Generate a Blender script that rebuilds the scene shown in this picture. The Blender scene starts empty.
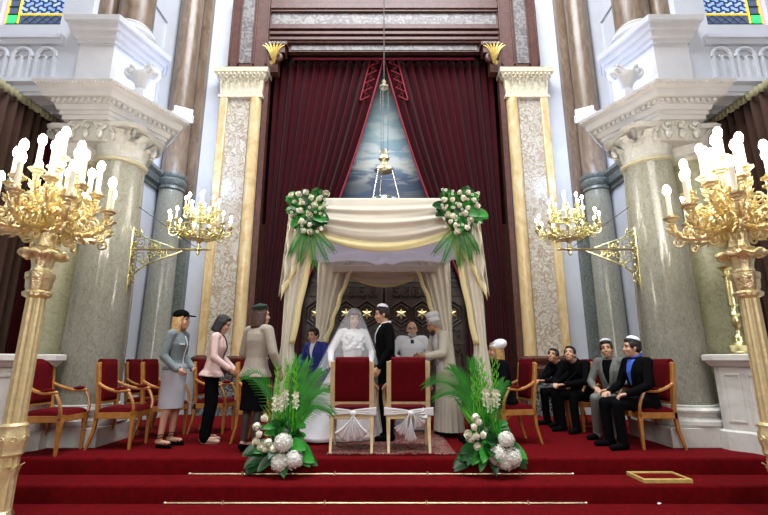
import bpy, math, random
import numpy as np
from mathutils import Vector, Matrix, Quaternion, Euler, noise
from mathutils.bvhtree import BVHTree
PI = math.pi
R = math.radians
rnd = random.Random(7)
C = bpy.context.scene.collection
V = Vector

# ------------------------------------------------------------------ camera, world, lights, exposure
cam_d = bpy.data.cameras.new('camera')
cam = bpy.data.objects.new('camera', cam_d)
C.objects.link(cam)
bpy.context.scene.camera = cam
cam_d.sensor_width = 36.0
cam_d.lens = 36.0 * 442.0 / 768.0
cam_d.clip_end = 100
cam.location = (0, 0, 1.0)
cam.rotation_euler = (R(90 + 13.1), 0, 0)

world = bpy.data.worlds.new('world')
bpy.context.scene.world = world
world.use_nodes = True
world.node_tree.nodes['Background'].inputs[0].default_value = (0.90, 0.95, 1.0, 1)
world.node_tree.nodes['Background'].inputs[1].default_value = 0.09
vs = bpy.context.scene.view_settings
vs.view_transform = 'Standard'
vs.look = 'None'
vs.gamma = 1
vs.exposure = 0.2

def light(name, kind, loc, energy, color=(1, 1, 1), size=1.0, size_y=None, aim=None, spot=None):
    d = bpy.data.lights.new(name, kind)
    d.energy = energy
    d.color = color
    if kind == 'AREA':
        d.shape = 'RECTANGLE'
        d.size = size
        d.size_y = size_y or size
    elif kind in ('POINT', 'SPOT'):
        d.shadow_soft_size = size
    if spot:
        d.spot_size = R(spot)
        d.spot_blend = 0.6
    o = bpy.data.objects.new(name, d)
    C.objects.link(o)
    o.location = loc
    if aim is not None:
        o.rotation_euler = (V(aim) - V(loc)).to_track_quat('-Z', 'Y').to_euler()
    return o

light('skylight', 'AREA', (0, 3.8, 12.5), 1700, (0.93, 0.96, 1.0), 7, 5, aim=(0, 6.4, 0))
light('front_fill', 'AREA', (0, -7.0, 6.0), 560, (1.0, 0.97, 0.92), 7, 4, aim=(0, 8.5, 2.5))  # added fill lamp behind the camera, brightens people and canopy from the front

# ------------------------------------------------------------------ materials
def mat(name, col, rough=0.5, metal=0.0, var=0.0, scale=8.0, bump=0.0, bscale=40.0, sheen=0.0, alpha=1.0,
        emit=None, estr=0.0, trans=0.0, spec=0.5, coat=0.0, subs=0.0):
    m = bpy.data.materials.new(name)
    m.use_nodes = True
    nt = m.node_tree
    b = nt.nodes['Principled BSDF']
    b.inputs['Base Color'].default_value = (*col, 1)
    b.inputs['Roughness'].default_value = rough
    b.inputs['Metallic'].default_value = metal
    b.inputs['Specular IOR Level'].default_value = spec
    b.inputs['Sheen Weight'].default_value = sheen
    b.inputs['Coat Weight'].default_value = coat
    b.inputs['Alpha'].default_value = alpha
    b.inputs['Transmission Weight'].default_value = trans
    if subs:
        b.inputs['Subsurface Weight'].default_value = subs
        b.inputs['Subsurface Radius'].default_value = (0.02, 0.01, 0.006)
    if emit:
        b.inputs['Emission Color'].default_value = (*emit, 1)
        b.inputs['Emission Strength'].default_value = estr
    tc = nt.nodes.new('ShaderNodeTexCoord')
    if var > 0:
        n = nt.nodes.new('ShaderNodeTexNoise')
        n.inputs['Scale'].default_value = scale
        n.inputs['Detail'].default_value = 5
        nt.links.new(tc.outputs['Object'], n.inputs['Vector'])
        r = nt.nodes.new('ShaderNodeValToRGB')
        r.color_ramp.elements[0].position = 0.3
        r.color_ramp.elements[1].position = 0.7
        r.color_ramp.elements[0].color = (*[c * (1 - var) for c in col], 1)
        r.color_ramp.elements[1].color = (*[min(1, c * (1 + var)) for c in col], 1)
        nt.links.new(n.outputs['Fac'], r.inputs['Fac'])
        nt.links.new(r.outputs['Color'], b.inputs['Base Color'])
    if bump > 0:
        n2 = nt.nodes.new('ShaderNodeTexNoise')
        n2.inputs['Scale'].default_value = bscale
        n2.inputs['Detail'].default_value = 4
        nt.links.new(tc.outputs['Object'], n2.inputs['Vector'])
        bp = nt.nodes.new('ShaderNodeBump')
        bp.inputs['Strength'].default_value = bump
        bp.inputs['Distance'].default_value = 0.02
        nt.links.new(n2.outputs['Fac'], bp.inputs['Height'])
        nt.links.new(bp.outputs['Normal'], b.inputs['Normal'])
    return m

def ramp(nt, els):
    r = nt.nodes.new('ShaderNodeValToRGB')
    cr = r.color_ramp
    while len(cr.elements) < len(els):
        cr.elements.new(0.5)
    for e, (p, c) in zip(cr.elements, els):
        e.position = p
        e.color = (*c, 1)
    return r

def marble(name, els, scale=3.0, rough=0.22, kind='noise', distort=2.0, stretch=(1, 1, 1), bump=0.0):
    m = bpy.data.materials.new(name)
    m.use_nodes = True
    nt = m.node_tree
    b = nt.nodes['Principled BSDF']
    b.inputs['Roughness'].default_value = rough
    tc = nt.nodes.new('ShaderNodeTexCoord')
    mp = nt.nodes.new('ShaderNodeMapping')
    mp.inputs['Scale'].default_value = stretch
    nt.links.new(tc.outputs['Object'], mp.inputs['Vector'])
    if kind == 'noise':
        n = nt.nodes.new('ShaderNodeTexNoise')
        n.inputs['Scale'].default_value = scale
        n.inputs['Detail'].default_value = 9
        n.inputs['Roughness'].default_value = 0.62
        n.inputs['Distortion'].default_value = distort
        out = n.outputs['Fac']
        nt.links.new(mp.outputs['Vector'], n.inputs['Vector'])
    else:
        n0 = nt.nodes.new('ShaderNodeTexNoise')
        n0.inputs['Scale'].default_value = scale * 0.8
        n0.inputs['Detail'].default_value = 4
        nt.links.new(mp.outputs['Vector'], n0.inputs['Vector'])
        ad = nt.nodes.new('ShaderNodeVectorMath')
        ad.operation = 'MULTIPLY_ADD'
        ad.inputs[1].default_value = (distort, distort, distort)
        nt.links.new(n0.outputs['Color'], ad.inputs[0])
        nt.links.new(mp.outputs['Vector'], ad.inputs[2])
        n = nt.nodes.new('ShaderNodeTexVoronoi')
        n.feature = 'F1'
        n.inputs['Scale'].default_value = scale
        nt.links.new(ad.outputs['Vector'], n.inputs['Vector'])
        out = n.outputs['Distance']
    r = ramp(nt, els)
    nt.links.new(out, r.inputs['Fac'])
    nt.links.new(r.outputs['Color'], b.inputs['Base Color'])
    if bump:
        bp = nt.nodes.new('ShaderNodeBump')
        bp.inputs['Strength'].default_value = bump
        bp.inputs['Distance'].default_value = 0.02
        nt.links.new(out, bp.inputs['Height'])
        nt.links.new(bp.outputs['Normal'], b.inputs['Normal'])
    return m

M = {}
M['plaster'] = mat('white_plaster', (0.56, 0.585, 0.64), 0.7, var=0.05, scale=2.5)
M['stucco'] = mat('white_stucco', (0.58, 0.58, 0.59), 0.65, var=0.05, scale=5, bump=0.1, bscale=30)
M['relief'] = mat('carved_stucco', (0.56, 0.56, 0.54), 0.6, var=0.08, scale=14, bump=0.5, bscale=45)
M['whitemarble'] = marble('white_marble', [(0.3, (0.50, 0.50, 0.47)), (0.55, (0.66, 0.66, 0.62)), (0.8, (0.72, 0.72, 0.69))], 2.5, 0.35)
M['greenmarble'] = marble('grey_green_marble', [(0.3, (0.18, 0.178, 0.14)), (0.5, (0.275, 0.272, 0.225)), (0.7, (0.36, 0.358, 0.30))], 26, 0.12, stretch=(1, 1, 0.45))
M['olivemarble'] = marble('olive_stone', [(0.25, (0.15, 0.15, 0.085)), (0.5, (0.25, 0.245, 0.15)), (0.75, (0.34, 0.33, 0.22))], 12, 0.4)
M['darkstone'] = marble('dark_moulded_stone', [(0.3, (0.05, 0.06, 0.055)), (0.7, (0.20, 0.22, 0.20))], 12, 0.35)
M['tanmarble'] = marble('tan_marble', [(0.25, (0.10, 0.066, 0.044)), (0.5, (0.18, 0.125, 0.085)), (0.75, (0.27, 0.21, 0.15))], 5, 0.3, stretch=(1, 1, 0.3))
M['breccia'] = marble('breccia_marble', [(0.0, (0.60, 0.57, 0.52)), (0.28, (0.50, 0.46, 0.38)), (0.45, (0.30, 0.22, 0.15)), (0.60, (0.52, 0.49, 0.42)), (0.9, (0.36, 0.29, 0.22))], 4.6, 0.2, 'vor', 0.9)
M['greybreccia'] = marble('grey_breccia_marble', [(0.0, (0.26, 0.25, 0.25)), (0.25, (0.17, 0.16, 0.165)), (0.45, (0.09, 0.07, 0.07)), (0.65, (0.23, 0.22, 0.21)), (0.9, (0.11, 0.095, 0.09))], 5, 0.5, 'vor', 0.6)
M['darkbreccia'] = marble('dark_veined_marble', [(0.38, (0.012, 0.014, 0.016)), (0.48, (0.03, 0.035, 0.035)), (0.53, (0.36, 0.38, 0.36)), (0.58, (0.03, 0.035, 0.035)), (0.8, (0.10, 0.11, 0.10))], 9, 0.2, distort=2.5)
M['onyx'] = marble('yellow_onyx', [(0.25, (0.44, 0.29, 0.11)), (0.5, (0.60, 0.44, 0.22)), (0.75, (0.70, 0.58, 0.36))], 3.5, 0.25, stretch=(1, 1, 0.5))
M['redmarble'] = marble('red_brown_marble', [(0.25, (0.024, 0.006, 0.004)), (0.5, (0.070, 0.018, 0.010)), (0.68, (0.105, 0.035, 0.020)), (0.8, (0.20, 0.11, 0.075))], 5, 0.48)
M['capital'] = mat('gilded_stone', (0.66, 0.59, 0.42), 0.45, var=0.2, scale=22, bump=0.6, bscale=40)
M['goldstone'] = mat('ochre_stone', (0.62, 0.50, 0.22), 0.5, var=0.2, scale=16)
M['astragal'] = mat('ochre_grey_stone', (0.46, 0.43, 0.30), 0.4, var=0.1, scale=16)
M['carpet'] = mat('red_carpet', (0.12, 0.0010, 0.003), 0.95, var=0.22, scale=14, bump=0.3, bscale=250, spec=0.1)
M['velvet'] = mat('crimson_velvet', (0.036, 0.0006, 0.003), 0.9, var=0.15, scale=4, sheen=0.05, spec=0.1)
M['trimred'] = mat('red_curtain_braid', (0.25, 0.01, 0.03), 0.8)
M['chairred'] = mat('red_chair_velvet', (0.10, 0.001, 0.004), 0.85, var=0.12, scale=12, spec=0.12)
M['browncurtain'] = mat('dark_brown_curtain', (0.060, 0.034, 0.026), 0.9, spec=0.1)
M['gold'] = mat('polished_gold', (0.93, 0.80, 0.47), 0.28, 1.0, bump=0.5, bscale=60)
M['palegold'] = mat('pale_gilt', (0.90, 0.80, 0.52), 0.34, 1.0, bump=0.35, bscale=60)
M['gilt'] = mat('yellow_gilding', (0.74, 0.56, 0.18), 0.42, 0.35, var=0.15, scale=20, bump=0.4, bscale=60)
M['shaftgilt'] = mat('gilded_shaft_paint', (0.78, 0.64, 0.34), 0.38, 0.35, var=0.12, scale=20, bump=0.2, bscale=60)
M['brass'] = mat('brass', (0.74, 0.68, 0.36), 0.28, 1.0)
M['honey'] = mat('honey_wood', (0.46, 0.20, 0.045), 0.35, var=0.2, scale=15, coat=0.3)
M['creamwood'] = mat('cream_gilt_wood', (0.66, 0.50, 0.26), 0.35, var=0.15, scale=15, coat=0.2)
M['darkwood'] = mat('dark_carved_wood', (0.028, 0.013, 0.008), 0.4, var=0.3, scale=12, coat=0.1)
M['star'] = mat('gold_star', (0.90, 0.70, 0.32), 0.35, 0.6)
M['cream'] = mat('cream_voile', (0.80, 0.74, 0.62), 0.75, var=0.04, scale=3, sheen=0.1, spec=0.2)
M['creamtrim'] = mat('yellow_satin_trim', (0.80, 0.69, 0.36), 0.6, spec=0.3)
M['lilac'] = mat('lilac_grey_voile', (0.50, 0.47, 0.50), 0.8, spec=0.2)
M['tulle'] = mat('white_tulle', (0.84, 0.83, 0.84), 0.7, alpha=0.82, spec=0.1)
M['candle'] = mat('ivory_candle_tube', (0.70, 0.64, 0.50), 0.5, emit=(1.0, 0.84, 0.58), estr=0.12)  # weak emission stands in for bulb light glowing through the tube
M['bulb'] = mat('glowing_bulb', (1, 0.95, 0.85), 0.3, emit=(1.0, 0.93, 0.80), estr=40)
M['bulbs'] = mat('glowing_small_bulb', (1, 0.95, 0.85), 0.3, emit=(1.0, 0.93, 0.75), estr=40)
M['white'] = mat('white_paint', (0.8, 0.8, 0.82), 0.5)
M['steel'] = mat('silver_metal', (0.75, 0.75, 0.72), 0.25, 1.0)
M['iron'] = mat('dark_iron', (0.06, 0.05, 0.04), 0.5, 0.6)
M['leaf'] = mat('green_leaf', (0.022, 0.24, 0.015), 0.42, var=0.35, scale=8)
M['leafdark'] = mat('dark_green_leaf', (0.008, 0.075, 0.012), 0.35, var=0.3, scale=10)
M['leaflight'] = mat('light_green_stem', (0.14, 0.52, 0.03), 0.5, var=0.3, scale=10)
M['rose'] = mat('ivory_rose_petals', (0.88, 0.86, 0.70), 0.6, var=0.06, scale=30, subs=0.1)
M['hydra'] = mat('white_hydrangea_petals', (0.80, 0.79, 0.72), 0.65, var=0.06, scale=30)
M['skin'] = mat('fair_skin', (0.62, 0.36, 0.24), 0.5, var=0.06, scale=20, subs=0.08)
M['skintan'] = mat('tanned_skin', (0.48, 0.25, 0.15), 0.5, var=0.06, scale=20, subs=0.08)
M['eyewhite'] = mat('eye', (0.05, 0.035, 0.03), 0.2)
M['lip'] = mat('lip', (0.42, 0.12, 0.10), 0.5)
M['black'] = mat('black_wool', (0.004, 0.004, 0.005), 0.95, spec=0.05)
M['blackhair'] = mat('black_hair', (0.010, 0.007, 0.006), 0.5, bump=0.6, bscale=120)
M['brownhair'] = mat('brown_hair', (0.060, 0.022, 0.012), 0.5, bump=0.6, bscale=120)
M['blonde'] = mat('blonde_hair', (0.52, 0.32, 0.12), 0.5, var=0.3, scale=40, bump=0.6, bscale=120)
M['greyhair'] = mat('grey_hair', (0.42, 0.40, 0.38), 0.6, bump=0.6, bscale=120)
M['greyjacket'] = mat('blue_grey_tweed', (0.17, 0.21, 0.22), 0.85, var=0.3, scale=90)
M['greyskirt'] = mat('light_grey_skirt_cloth', (0.42, 0.43, 0.48), 0.8, var=0.08, scale=10)
M['pink'] = mat('pale_pink_cloth', (0.68, 0.49, 0.46), 0.8)
M['taupe'] = mat('taupe_cloth', (0.36, 0.32, 0.26), 0.85, var=0.12, scale=60)
M['stocking'] = mat('black_sheer_stockings', (0.055, 0.040, 0.035), 0.6)
M['greysuit'] = mat('grey_satin_suit', (0.17, 0.18, 0.17), 0.55, var=0.1, scale=10)
M['navy'] = mat('navy_suit', (0.012, 0.014, 0.03), 0.8)
M['royal'] = mat('royal_blue_cloth', (0.012, 0.030, 0.22), 0.8)
M['blueshirt'] = mat('blue_shirt', (0.05, 0.13, 0.62), 0.7)
M['whiteshirt'] = mat('white_cloth', (0.80, 0.82, 0.88), 0.75)
M['gownwhite'] = mat('white_bridal_satin', (0.92, 0.92, 0.96), 0.65, var=0.04, scale=6, bump=0.3, bscale=12)
M['creamrobe'] = mat('cream_robe_cloth', (0.68, 0.63, 0.52), 0.8)
M['veil'] = mat('sheer_grey_white_veil', (0.80, 0.82, 0.84), 0.8, alpha=0.24, spec=0.1)
M['beret'] = mat('dark_green_felt', (0.012, 0.035, 0.025), 0.9)
M['nude'] = mat('nude_leather', (0.55, 0.36, 0.28), 0.4)
M['glass'] = mat('spectacle_metal', (0.08, 0.08, 0.08), 0.3, 1.0)
M['paper'] = mat('cream_paper', (0.62, 0.58, 0.42), 0.8)

def rug_material():
    m = bpy.data.materials.new('oriental_rug')
    m.use_nodes = True
    nt = m.node_tree
    b = nt.nodes['Principled BSDF']
    b.inputs['Roughness'].default_value = 0.95
    tc = nt.nodes.new('ShaderNodeTexCoord')
    v = nt.nodes.new('ShaderNodeTexVoronoi')
    v.inputs['Scale'].default_value = 16
    v.distance = 'MANHATTAN'
    nt.links.new(tc.outputs['Object'], v.inputs['Vector'])
    r = ramp(nt, [(0.0, (0.50, 0.38, 0.24)), (0.2, (0.20, 0.02, 0.02)), (0.45, (0.05, 0.03, 0.06)), (0.62, (0.34, 0.22, 0.14)), (0.8, (0.16, 0.01, 0.01))])
    r.color_ramp.interpolation = 'CONSTANT'
    nt.links.new(v.outputs['Distance'], r.inputs['Fac'])
    nt.links.new(r.outputs['Color'], b.inputs['Base Color'])
    return m
M['rug'] = rug_material()

def cloth(name, col, trans=0.45):
    m = mat(name, col, 0.85, var=0.04, scale=3, spec=0.15)
    nt = m.node_tree
    b = nt.nodes['Principled BSDF']
    tr = nt.nodes.new('ShaderNodeBsdfTranslucent')
    tr.inputs['Color'].default_value = (*col, 1)
    mx = nt.nodes.new('ShaderNodeMixShader')
    mx.inputs[0].default_value = trans
    out = nt.nodes['Material Output']
    nt.links.new(b.outputs[0], mx.inputs[1])
    nt.links.new(tr.outputs[0], mx.inputs[2])
    nt.links.new(mx.outputs[0], out.inputs['Surface'])
    return m
M['cream'] = cloth('cream_voile', (0.90, 0.85, 0.72), 0.28)
M['sheer'] = mat('sheer_white_roof_voile', (0.85, 0.82, 0.8), 0.8, alpha=0.35, spec=0.1)
M['lilac'] = cloth('lilac_grey_voile', (0.80, 0.78, 0.84), 0.60)

def sky_painting():
    m = bpy.data.materials.new('painted_sky_canvas')
    m.use_nodes = True
    nt = m.node_tree
    b = nt.nodes['Principled BSDF']
    b.inputs['Roughness'].default_value = 0.8
    tc = nt.nodes.new('ShaderNodeTexCoord')
    mp = nt.nodes.new('ShaderNodeMapping')
    mp.inputs['Scale'].default_value = (0.9, 1, 2.4)
    nt.links.new(tc.outputs['Object'], mp.inputs['Vector'])
    n = nt.nodes.new('ShaderNodeTexNoise')
    n.inputs['Scale'].default_value = 1.7
    n.inputs['Detail'].default_value = 7
    n.inputs['Distortion'].default_value = 0.7
    nt.links.new(mp.outputs['Vector'], n.inputs['Vector'])
    sx = nt.nodes.new('ShaderNodeSeparateXYZ')
    nt.links.new(tc.outputs['Object'], sx.inputs[0])
    mr = nt.nodes.new('ShaderNodeMapRange')
    mr.inputs['From Min'].default_value = 4.4
    mr.inputs['From Max'].default_value = 7.8
    nt.links.new(sx.outputs['Z'], mr.inputs['Value'])
    sky = ramp(nt, [(0.0, (0.04, 0.06, 0.10)), (0.20, (0.06, 0.09, 0.15)), (0.34, (0.22, 0.33, 0.42)), (0.55, (0.24, 0.36, 0.40)), (1.0, (0.13, 0.20, 0.22))])
    nt.links.new(mr.outputs[0], sky.inputs['Fac'])
    cl = ramp(nt, [(0.0, (0.07, 0.075, 0.085)), (0.14, (0.16, 0.17, 0.18)), (0.26, (0.75, 0.73, 0.62)), (0.45, (0.62, 0.66, 0.62)), (0.7, (0.36, 0.42, 0.42)), (1.0, (0.18, 0.24, 0.25))])
    nt.links.new(mr.outputs[0], cl.inputs['Fac'])
    fac = ramp(nt, [(0.44, (0.000, 0.000, 0.000)), (0.56, (0.589, 0.589, 0.589))])
    nt.links.new(n.outputs['Fac'], fac.inputs['Fac'])
    mx = nt.nodes.new('ShaderNodeMix')
    mx.data_type = 'RGBA'
    nt.links.new(fac.outputs['Color'], mx.inputs[0])
    nt.links.new(sky.outputs['Color'], mx.inputs[6])
    nt.links.new(cl.outputs['Color'], mx.inputs[7])
    nt.links.new(mx.outputs[2], b.inputs['Base Color'])
    return m
M['painting'] = sky_painting()

# ------------------------------------------------------------------ geometry kit
class G:
    def __init__(s):
        s.v = []
        s.f = []
        s.smooth = []
    def add(s, vs_, fs, sm=True):
        o = len(s.v)
        s.v += [tuple(p) for p in vs_]
        s.f += [tuple(i + o for i in f) for f in fs]
        s.smooth += [sm] * len(fs)
        return s
    def merge(s, g, mtx=None):
        o = len(s.v)
        s.v += [tuple(mtx @ V(p)) if mtx else p for p in g.v]
        s.f += [tuple(i + o for i in f) for f in g.f]
        s.smooth += g.smooth
        return s
    def box(s, c, size, rot=None, taper=1.0):
        x, y, z = [d / 2 for d in size]
        pts = [V((sx * x * (taper if sz > 0 else 1), sy * y * (taper if sz > 0 else 1), sz * z)) for sz in (-1, 1) for sy in (-1, 1) for sx in (-1, 1)]
        if rot:
            e = Euler(rot)
            for p in pts:
                p.rotate(e)
        pts = [p + V(c) for p in pts]
        return s.add(pts, [(0, 2, 3, 1), (4, 5, 7, 6), (0, 1, 5, 4), (2, 6, 7, 3), (0, 4, 6, 2), (1, 3, 7, 5)], False)
    def b(s, x0, x1, y0, y1, z0, z1):
        return s.box(((x0 + x1) / 2, (y0 + y1) / 2, (z0 + z1) / 2), (abs(x1 - x0), abs(y1 - y0), abs(z1 - z0)))
    def lathe(s, prof, c=(0, 0, 0), seg=24, mod=None):
        vs_ = []
        for k, (r, z) in enumerate(prof):
            for i in range(seg):
                a = 2 * PI * i / seg
                rr = r * (mod(a, k) if mod else 1)
                vs_.append((c[0] + rr * math.cos(a), c[1] + rr * math.sin(a), c[2] + z))
        fs = []
        for k in range(len(prof) - 1):
            for i in range(seg):
                j = (i + 1) % seg
                fs.append((k * seg + i, k * seg + j, (k + 1) * seg + j, (k + 1) * seg + i))
        fs.append(tuple(reversed(range(seg))))
        fs.append(tuple(range((len(prof) - 1) * seg, len(prof) * seg)))
        return s.add(vs_, fs)
    def loft(s, rings, cap=True):
        n = len(rings[0])
        vs_ = [p for r in rings for p in r]
        fs = []
        for k in range(len(rings) - 1):
            for i in range(n):
                j = (i + 1) % n
                fs.append((k * n + i, k * n + j, (k + 1) * n + j, (k + 1) * n + i))
        if cap:
            fs.append(tuple(reversed(range(n))))
            fs.append(tuple(range((len(rings) - 1) * n, len(rings) * n)))
        return s.add(vs_, fs)
    def tube(s, pts, rad, seg=6, up=None, flat=1.0):
        pts = [V(p) for p in pts]
        n = len(pts)
        rs = rad if isinstance(rad, (list, tuple)) else [rad] * n
        rings = []
        u = None
        for i in range(n):
            t = (pts[min(i + 1, n - 1)] - pts[max(i - 1, 0)])
            if t.length < 1e-9:
                t = V((0, 0, 1))
            t.normalize()
            if u is None:
                u = V(up) if up else (V((0, 0, 1)) if abs(t.z) < 0.9 else V((1, 0, 0)))
            u = (u - t * u.dot(t))
            if u.length < 1e-6:
                u = t.orthogonal()
            u.normalize()
            w = t.cross(u)
            rings.append([pts[i] + (u * math.cos(2 * PI * k / seg) + w * math.sin(2 * PI * k / seg) * flat) * rs[i] for k in range(seg)])
        return s.loft(rings)
    def capsule(s, p0, p1, r0, r1=None, seg=12):
        p0, p1 = V(p0), V(p1)
        r1 = r0 if r1 is None else r1
        t = p1 - p0
        if t.length < 1e-6:
            t = V((0, 0, 1))
        t.normalize()
        u = t.orthogonal().normalized()
        w = t.cross(u)
        rings = []
        for a in (-80, -50, -20, 0):
            rings.append((p0 + t * r0 * math.sin(R(a)), r0 * math.cos(R(a))))
        for a in (0, 20, 50, 80):
            rings.append((p1 + t * r1 * math.sin(R(a)), r1 * math.cos(R(a))))
        return s.loft([[c + (u * math.cos(2 * PI * k / seg) + w * math.sin(2 * PI * k / seg)) * r for k in range(seg)] for c, r in rings])
    def ell(s, c, r, rot=None, seg=14, rings=9):
        if not isinstance(r, (list, tuple)):
            r = (r, r, r)
        vs_ = []
        for k in range(rings + 1):
            a = -PI / 2 + PI * (k + 0.0) / rings
            a = max(-PI / 2 + 0.12, min(PI / 2 - 0.12, a))
            for i in range(seg):
                b = 2 * PI * i / seg
                p = V((r[0] * math.cos(a) * math.cos(b), r[1] * math.cos(a) * math.sin(b), r[2] * math.sin(a)))
                if rot:
                    p.rotate(Euler(rot))
                vs_.append(p + V(c))
        fs = []
        for k in range(rings):
            for i in range(seg):
                j = (i + 1) % seg
                fs.append((k * seg + i, k * seg + j, (k + 1) * seg + j, (k + 1) * seg + i))
        fs.append(tuple(reversed(range(seg))))
        fs.append(tuple(range(rings * seg, (rings + 1) * seg)))
        return s.add(vs_, fs)
    def grid(s, fn, nu, nv):
        vs_ = [fn(i / nu, j / nv) for j in range(nv + 1) for i in range(nu + 1)]
        fs = [(j * (nu + 1) + i, j * (nu + 1) + i + 1, (j + 1) * (nu + 1) + i + 1, (j + 1) * (nu + 1) + i) for j in range(nv) for i in range(nu)]
        return s.add(vs_, fs)
    def prism(s, poly, z0, z1):
        n = len(poly)
        vs_ = [(x, y, z0) for x, y in poly] + [(x, y, z1) for x, y in poly]
        fs = [tuple(reversed(range(n))), tuple(range(n, 2 * n))] + [(i, (i + 1) % n, n + (i + 1) % n, n + i) for i in range(n)]
        return s.add(vs_, fs, False)
    def prismy(s, poly, y0, y1):
        n = len(poly)
        vs_ = [(x, y0, z) for x, z in poly] + [(x, y1, z) for x, z in poly]
        fs = [tuple(range(n)), tuple(reversed(range(n, 2 * n)))] + [(i, n + i, n + (i + 1) % n, (i + 1) % n) for i in range(n)]
        return s.add(vs_, fs, False)
    def mesh(s, name):
        me = bpy.data.meshes.new(name)
        me.from_pydata(s.v, [], s.f)
        me.polygons.foreach_set('use_smooth', s.smooth)
        me.update()
        return me
    def build(s, name, material, parent=None, bevel=0.0, solid=0.0, sharp=40, fix=False, loc=None, rotz=0.0, subd=0):
        me = s.mesh(name)
        if fix or True:
            import bmesh
            bm = bmesh.new()
            bm.from_mesh(me)
            bmesh.ops.recalc_face_normals(bm, faces=bm.faces)
            bm.to_mesh(me)
            bm.free()
        if sharp:
            me.set_sharp_from_angle(angle=R(sharp))
        o = bpy.data.objects.new(name, me)
        C.objects.link(o)
        me.materials.append(M[material] if isinstance(material, str) else material)
        if parent is not None:
            o.parent = parent
        if loc:
            o.location = loc
        o.rotation_euler.z = rotz
        if solid:
            m = o.modifiers.new('solid', 'SOLIDIFY')
            m.thickness = solid
            m.offset = 0
        if bevel:
            m = o.modifiers.new('bevel', 'BEVEL')
            m.width = bevel
            m.segments = 2
            m.limit_method = 'ANGLE'
            m.angle_limit = R(40)
        if subd:
            m = o.modifiers.new('subd', 'SUBSURF')
            m.levels = m.render_levels = subd
        return o

def thing(name, label, cat, loc=(0, 0, 0), rotz=0.0, group=None):
    o = bpy.data.objects.new(name, None)
    o.empty_display_size = 0.1
    C.objects.link(o)
    o.location = loc
    o.rotation_euler = (0, 0, rotz)
    o['label'] = label
    o['category'] = cat
    if group:
        o['group'] = group
    return o

def tag(o, label, cat, group=None):
    o['label'] = label
    o['category'] = cat
    if group:
        o['group'] = group
    return o

def struct(o, label, cat='wall'):
    o['kind'] = 'structure'
    o['label'] = label
    o['category'] = cat
    return o

def kids(o):
    return [c for c in bpy.data.objects if c.parent == o]

def tree(o):
    return (o, [tree(c) for c in kids(o)])

def copy_tree(t, parent=None):
    o, ch = t
    c = o.copy()
    C.objects.link(c)
    c.parent = parent
    for k in ch:
        copy_tree(k, c)
    return c

def copy_part(t, parent, rotz=None, loc=None):
    c = copy_tree(t, parent)
    if rotz is not None:
        c.rotation_euler.z = rotz
    if loc is not None:
        c.location = loc
    return c

def scroll(c, r, a0, turns, sgn=1, n=22, ax=V((1, 0, 0)), ay=V((0, 0, 1)), shrink=0.18):
    """points of a spiral in the plane ax, ay around c, starting on the outside at angle a0"""
    out = []
    for i in range(n + 1):
        t = i / n
        a = a0 + sgn * 2 * PI * turns * t
        rr = r * (1 - (1 - shrink) * t)
        out.append(V(c) + ax * rr * math.cos(a) + ay * rr * math.sin(a))
    return out

def bez(p0, p1, p2, p3, n=10):
    p0, p1, p2, p3 = V(p0), V(p1), V(p2), V(p3)
    return [p0 * (1 - t) ** 3 + p1 * 3 * t * (1 - t) ** 2 + p2 * 3 * t * t * (1 - t) + p3 * t ** 3 for t in [i / n for i in range(n + 1)]]

def mir(poly, sx):
    return [(x * sx, y) for x, y in poly]
# ================================================================== THE SETTING
o = G().b(-8, 8, -9, 4.25, -0.76, -0.66).build('floor', mat('hall_floor_stone', (0.20, 0.05, 0.04), 0.5, var=0.2, scale=3))
struct(o, 'dark reddish hall floor before the steps', 'floor')

# red stepped dais: profile extruded along X with rounded nosings
prof = [(9.9, -0.66)]
for Y, z in ((3.86, -0.495), (4.25, -0.33), (4.64, -0.165), (5.03, 0.0)):
    prof.append((Y - 0.012, z - 0.165))
    for a in (0, 30, 60, 90):
        prof.append((Y + 0.018 - 0.03 * math.cos(R(a)), z - 0.03 + 0.03 * math.sin(R(a))))
prof += [(9.9, 0.0)]
g = G()
n = len(prof)
XS = 7.2
g.add([(-XS, y, z) for y, z in prof] + [(XS, y, z) for y, z in prof],
      [tuple(range(n)), tuple(reversed(range(n, 2 * n)))] + [(i, n + i, n + (i + 1) % n, (i + 1) % n) for i in range(n)], True)
o = g.build('floor_dais', 'carpet', sharp=50)
struct(o, 'stepped dais covered in deep red carpet', 'floor')

def offset_poly(poly, d):
    """outward offset of a convex polygon given counter-clockwise or clockwise"""
    n = len(poly)
    area = sum(poly[i][0] * poly[(i + 1) % n][1] - poly[(i + 1) % n][0] * poly[i][1] for i in range(n))
    s = 1 if area > 0 else -1
    out = []
    for i in range(n):
        p0, p1, p2 = V(poly[i - 1]), V(poly[i]), V(poly[(i + 1) % n])
        e1 = (p1 - p0).normalized()
        e2 = (p2 - p1).normalized()
        n1 = V((e1.y, -e1.x)) * s
        n2 = V((e2.y, -e2.x)) * s
        m = (n1 + n2)
        m = m / max(0.25, m.dot(n1))
        out.append(tuple(p1 + m * d))
    return out

def moulding(poly, steps, ymax=99.0):
    """rings of an offset polygon stacked in z: steps = [(z, d), ...]"""
    g = G()
    rings = [[(x, min(y, ymax), z) for x, y in offset_poly(poly, d)] for z, d in steps]
    g.loft(rings)
    g.smooth = [False] * len(g.f)
    return g

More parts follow.
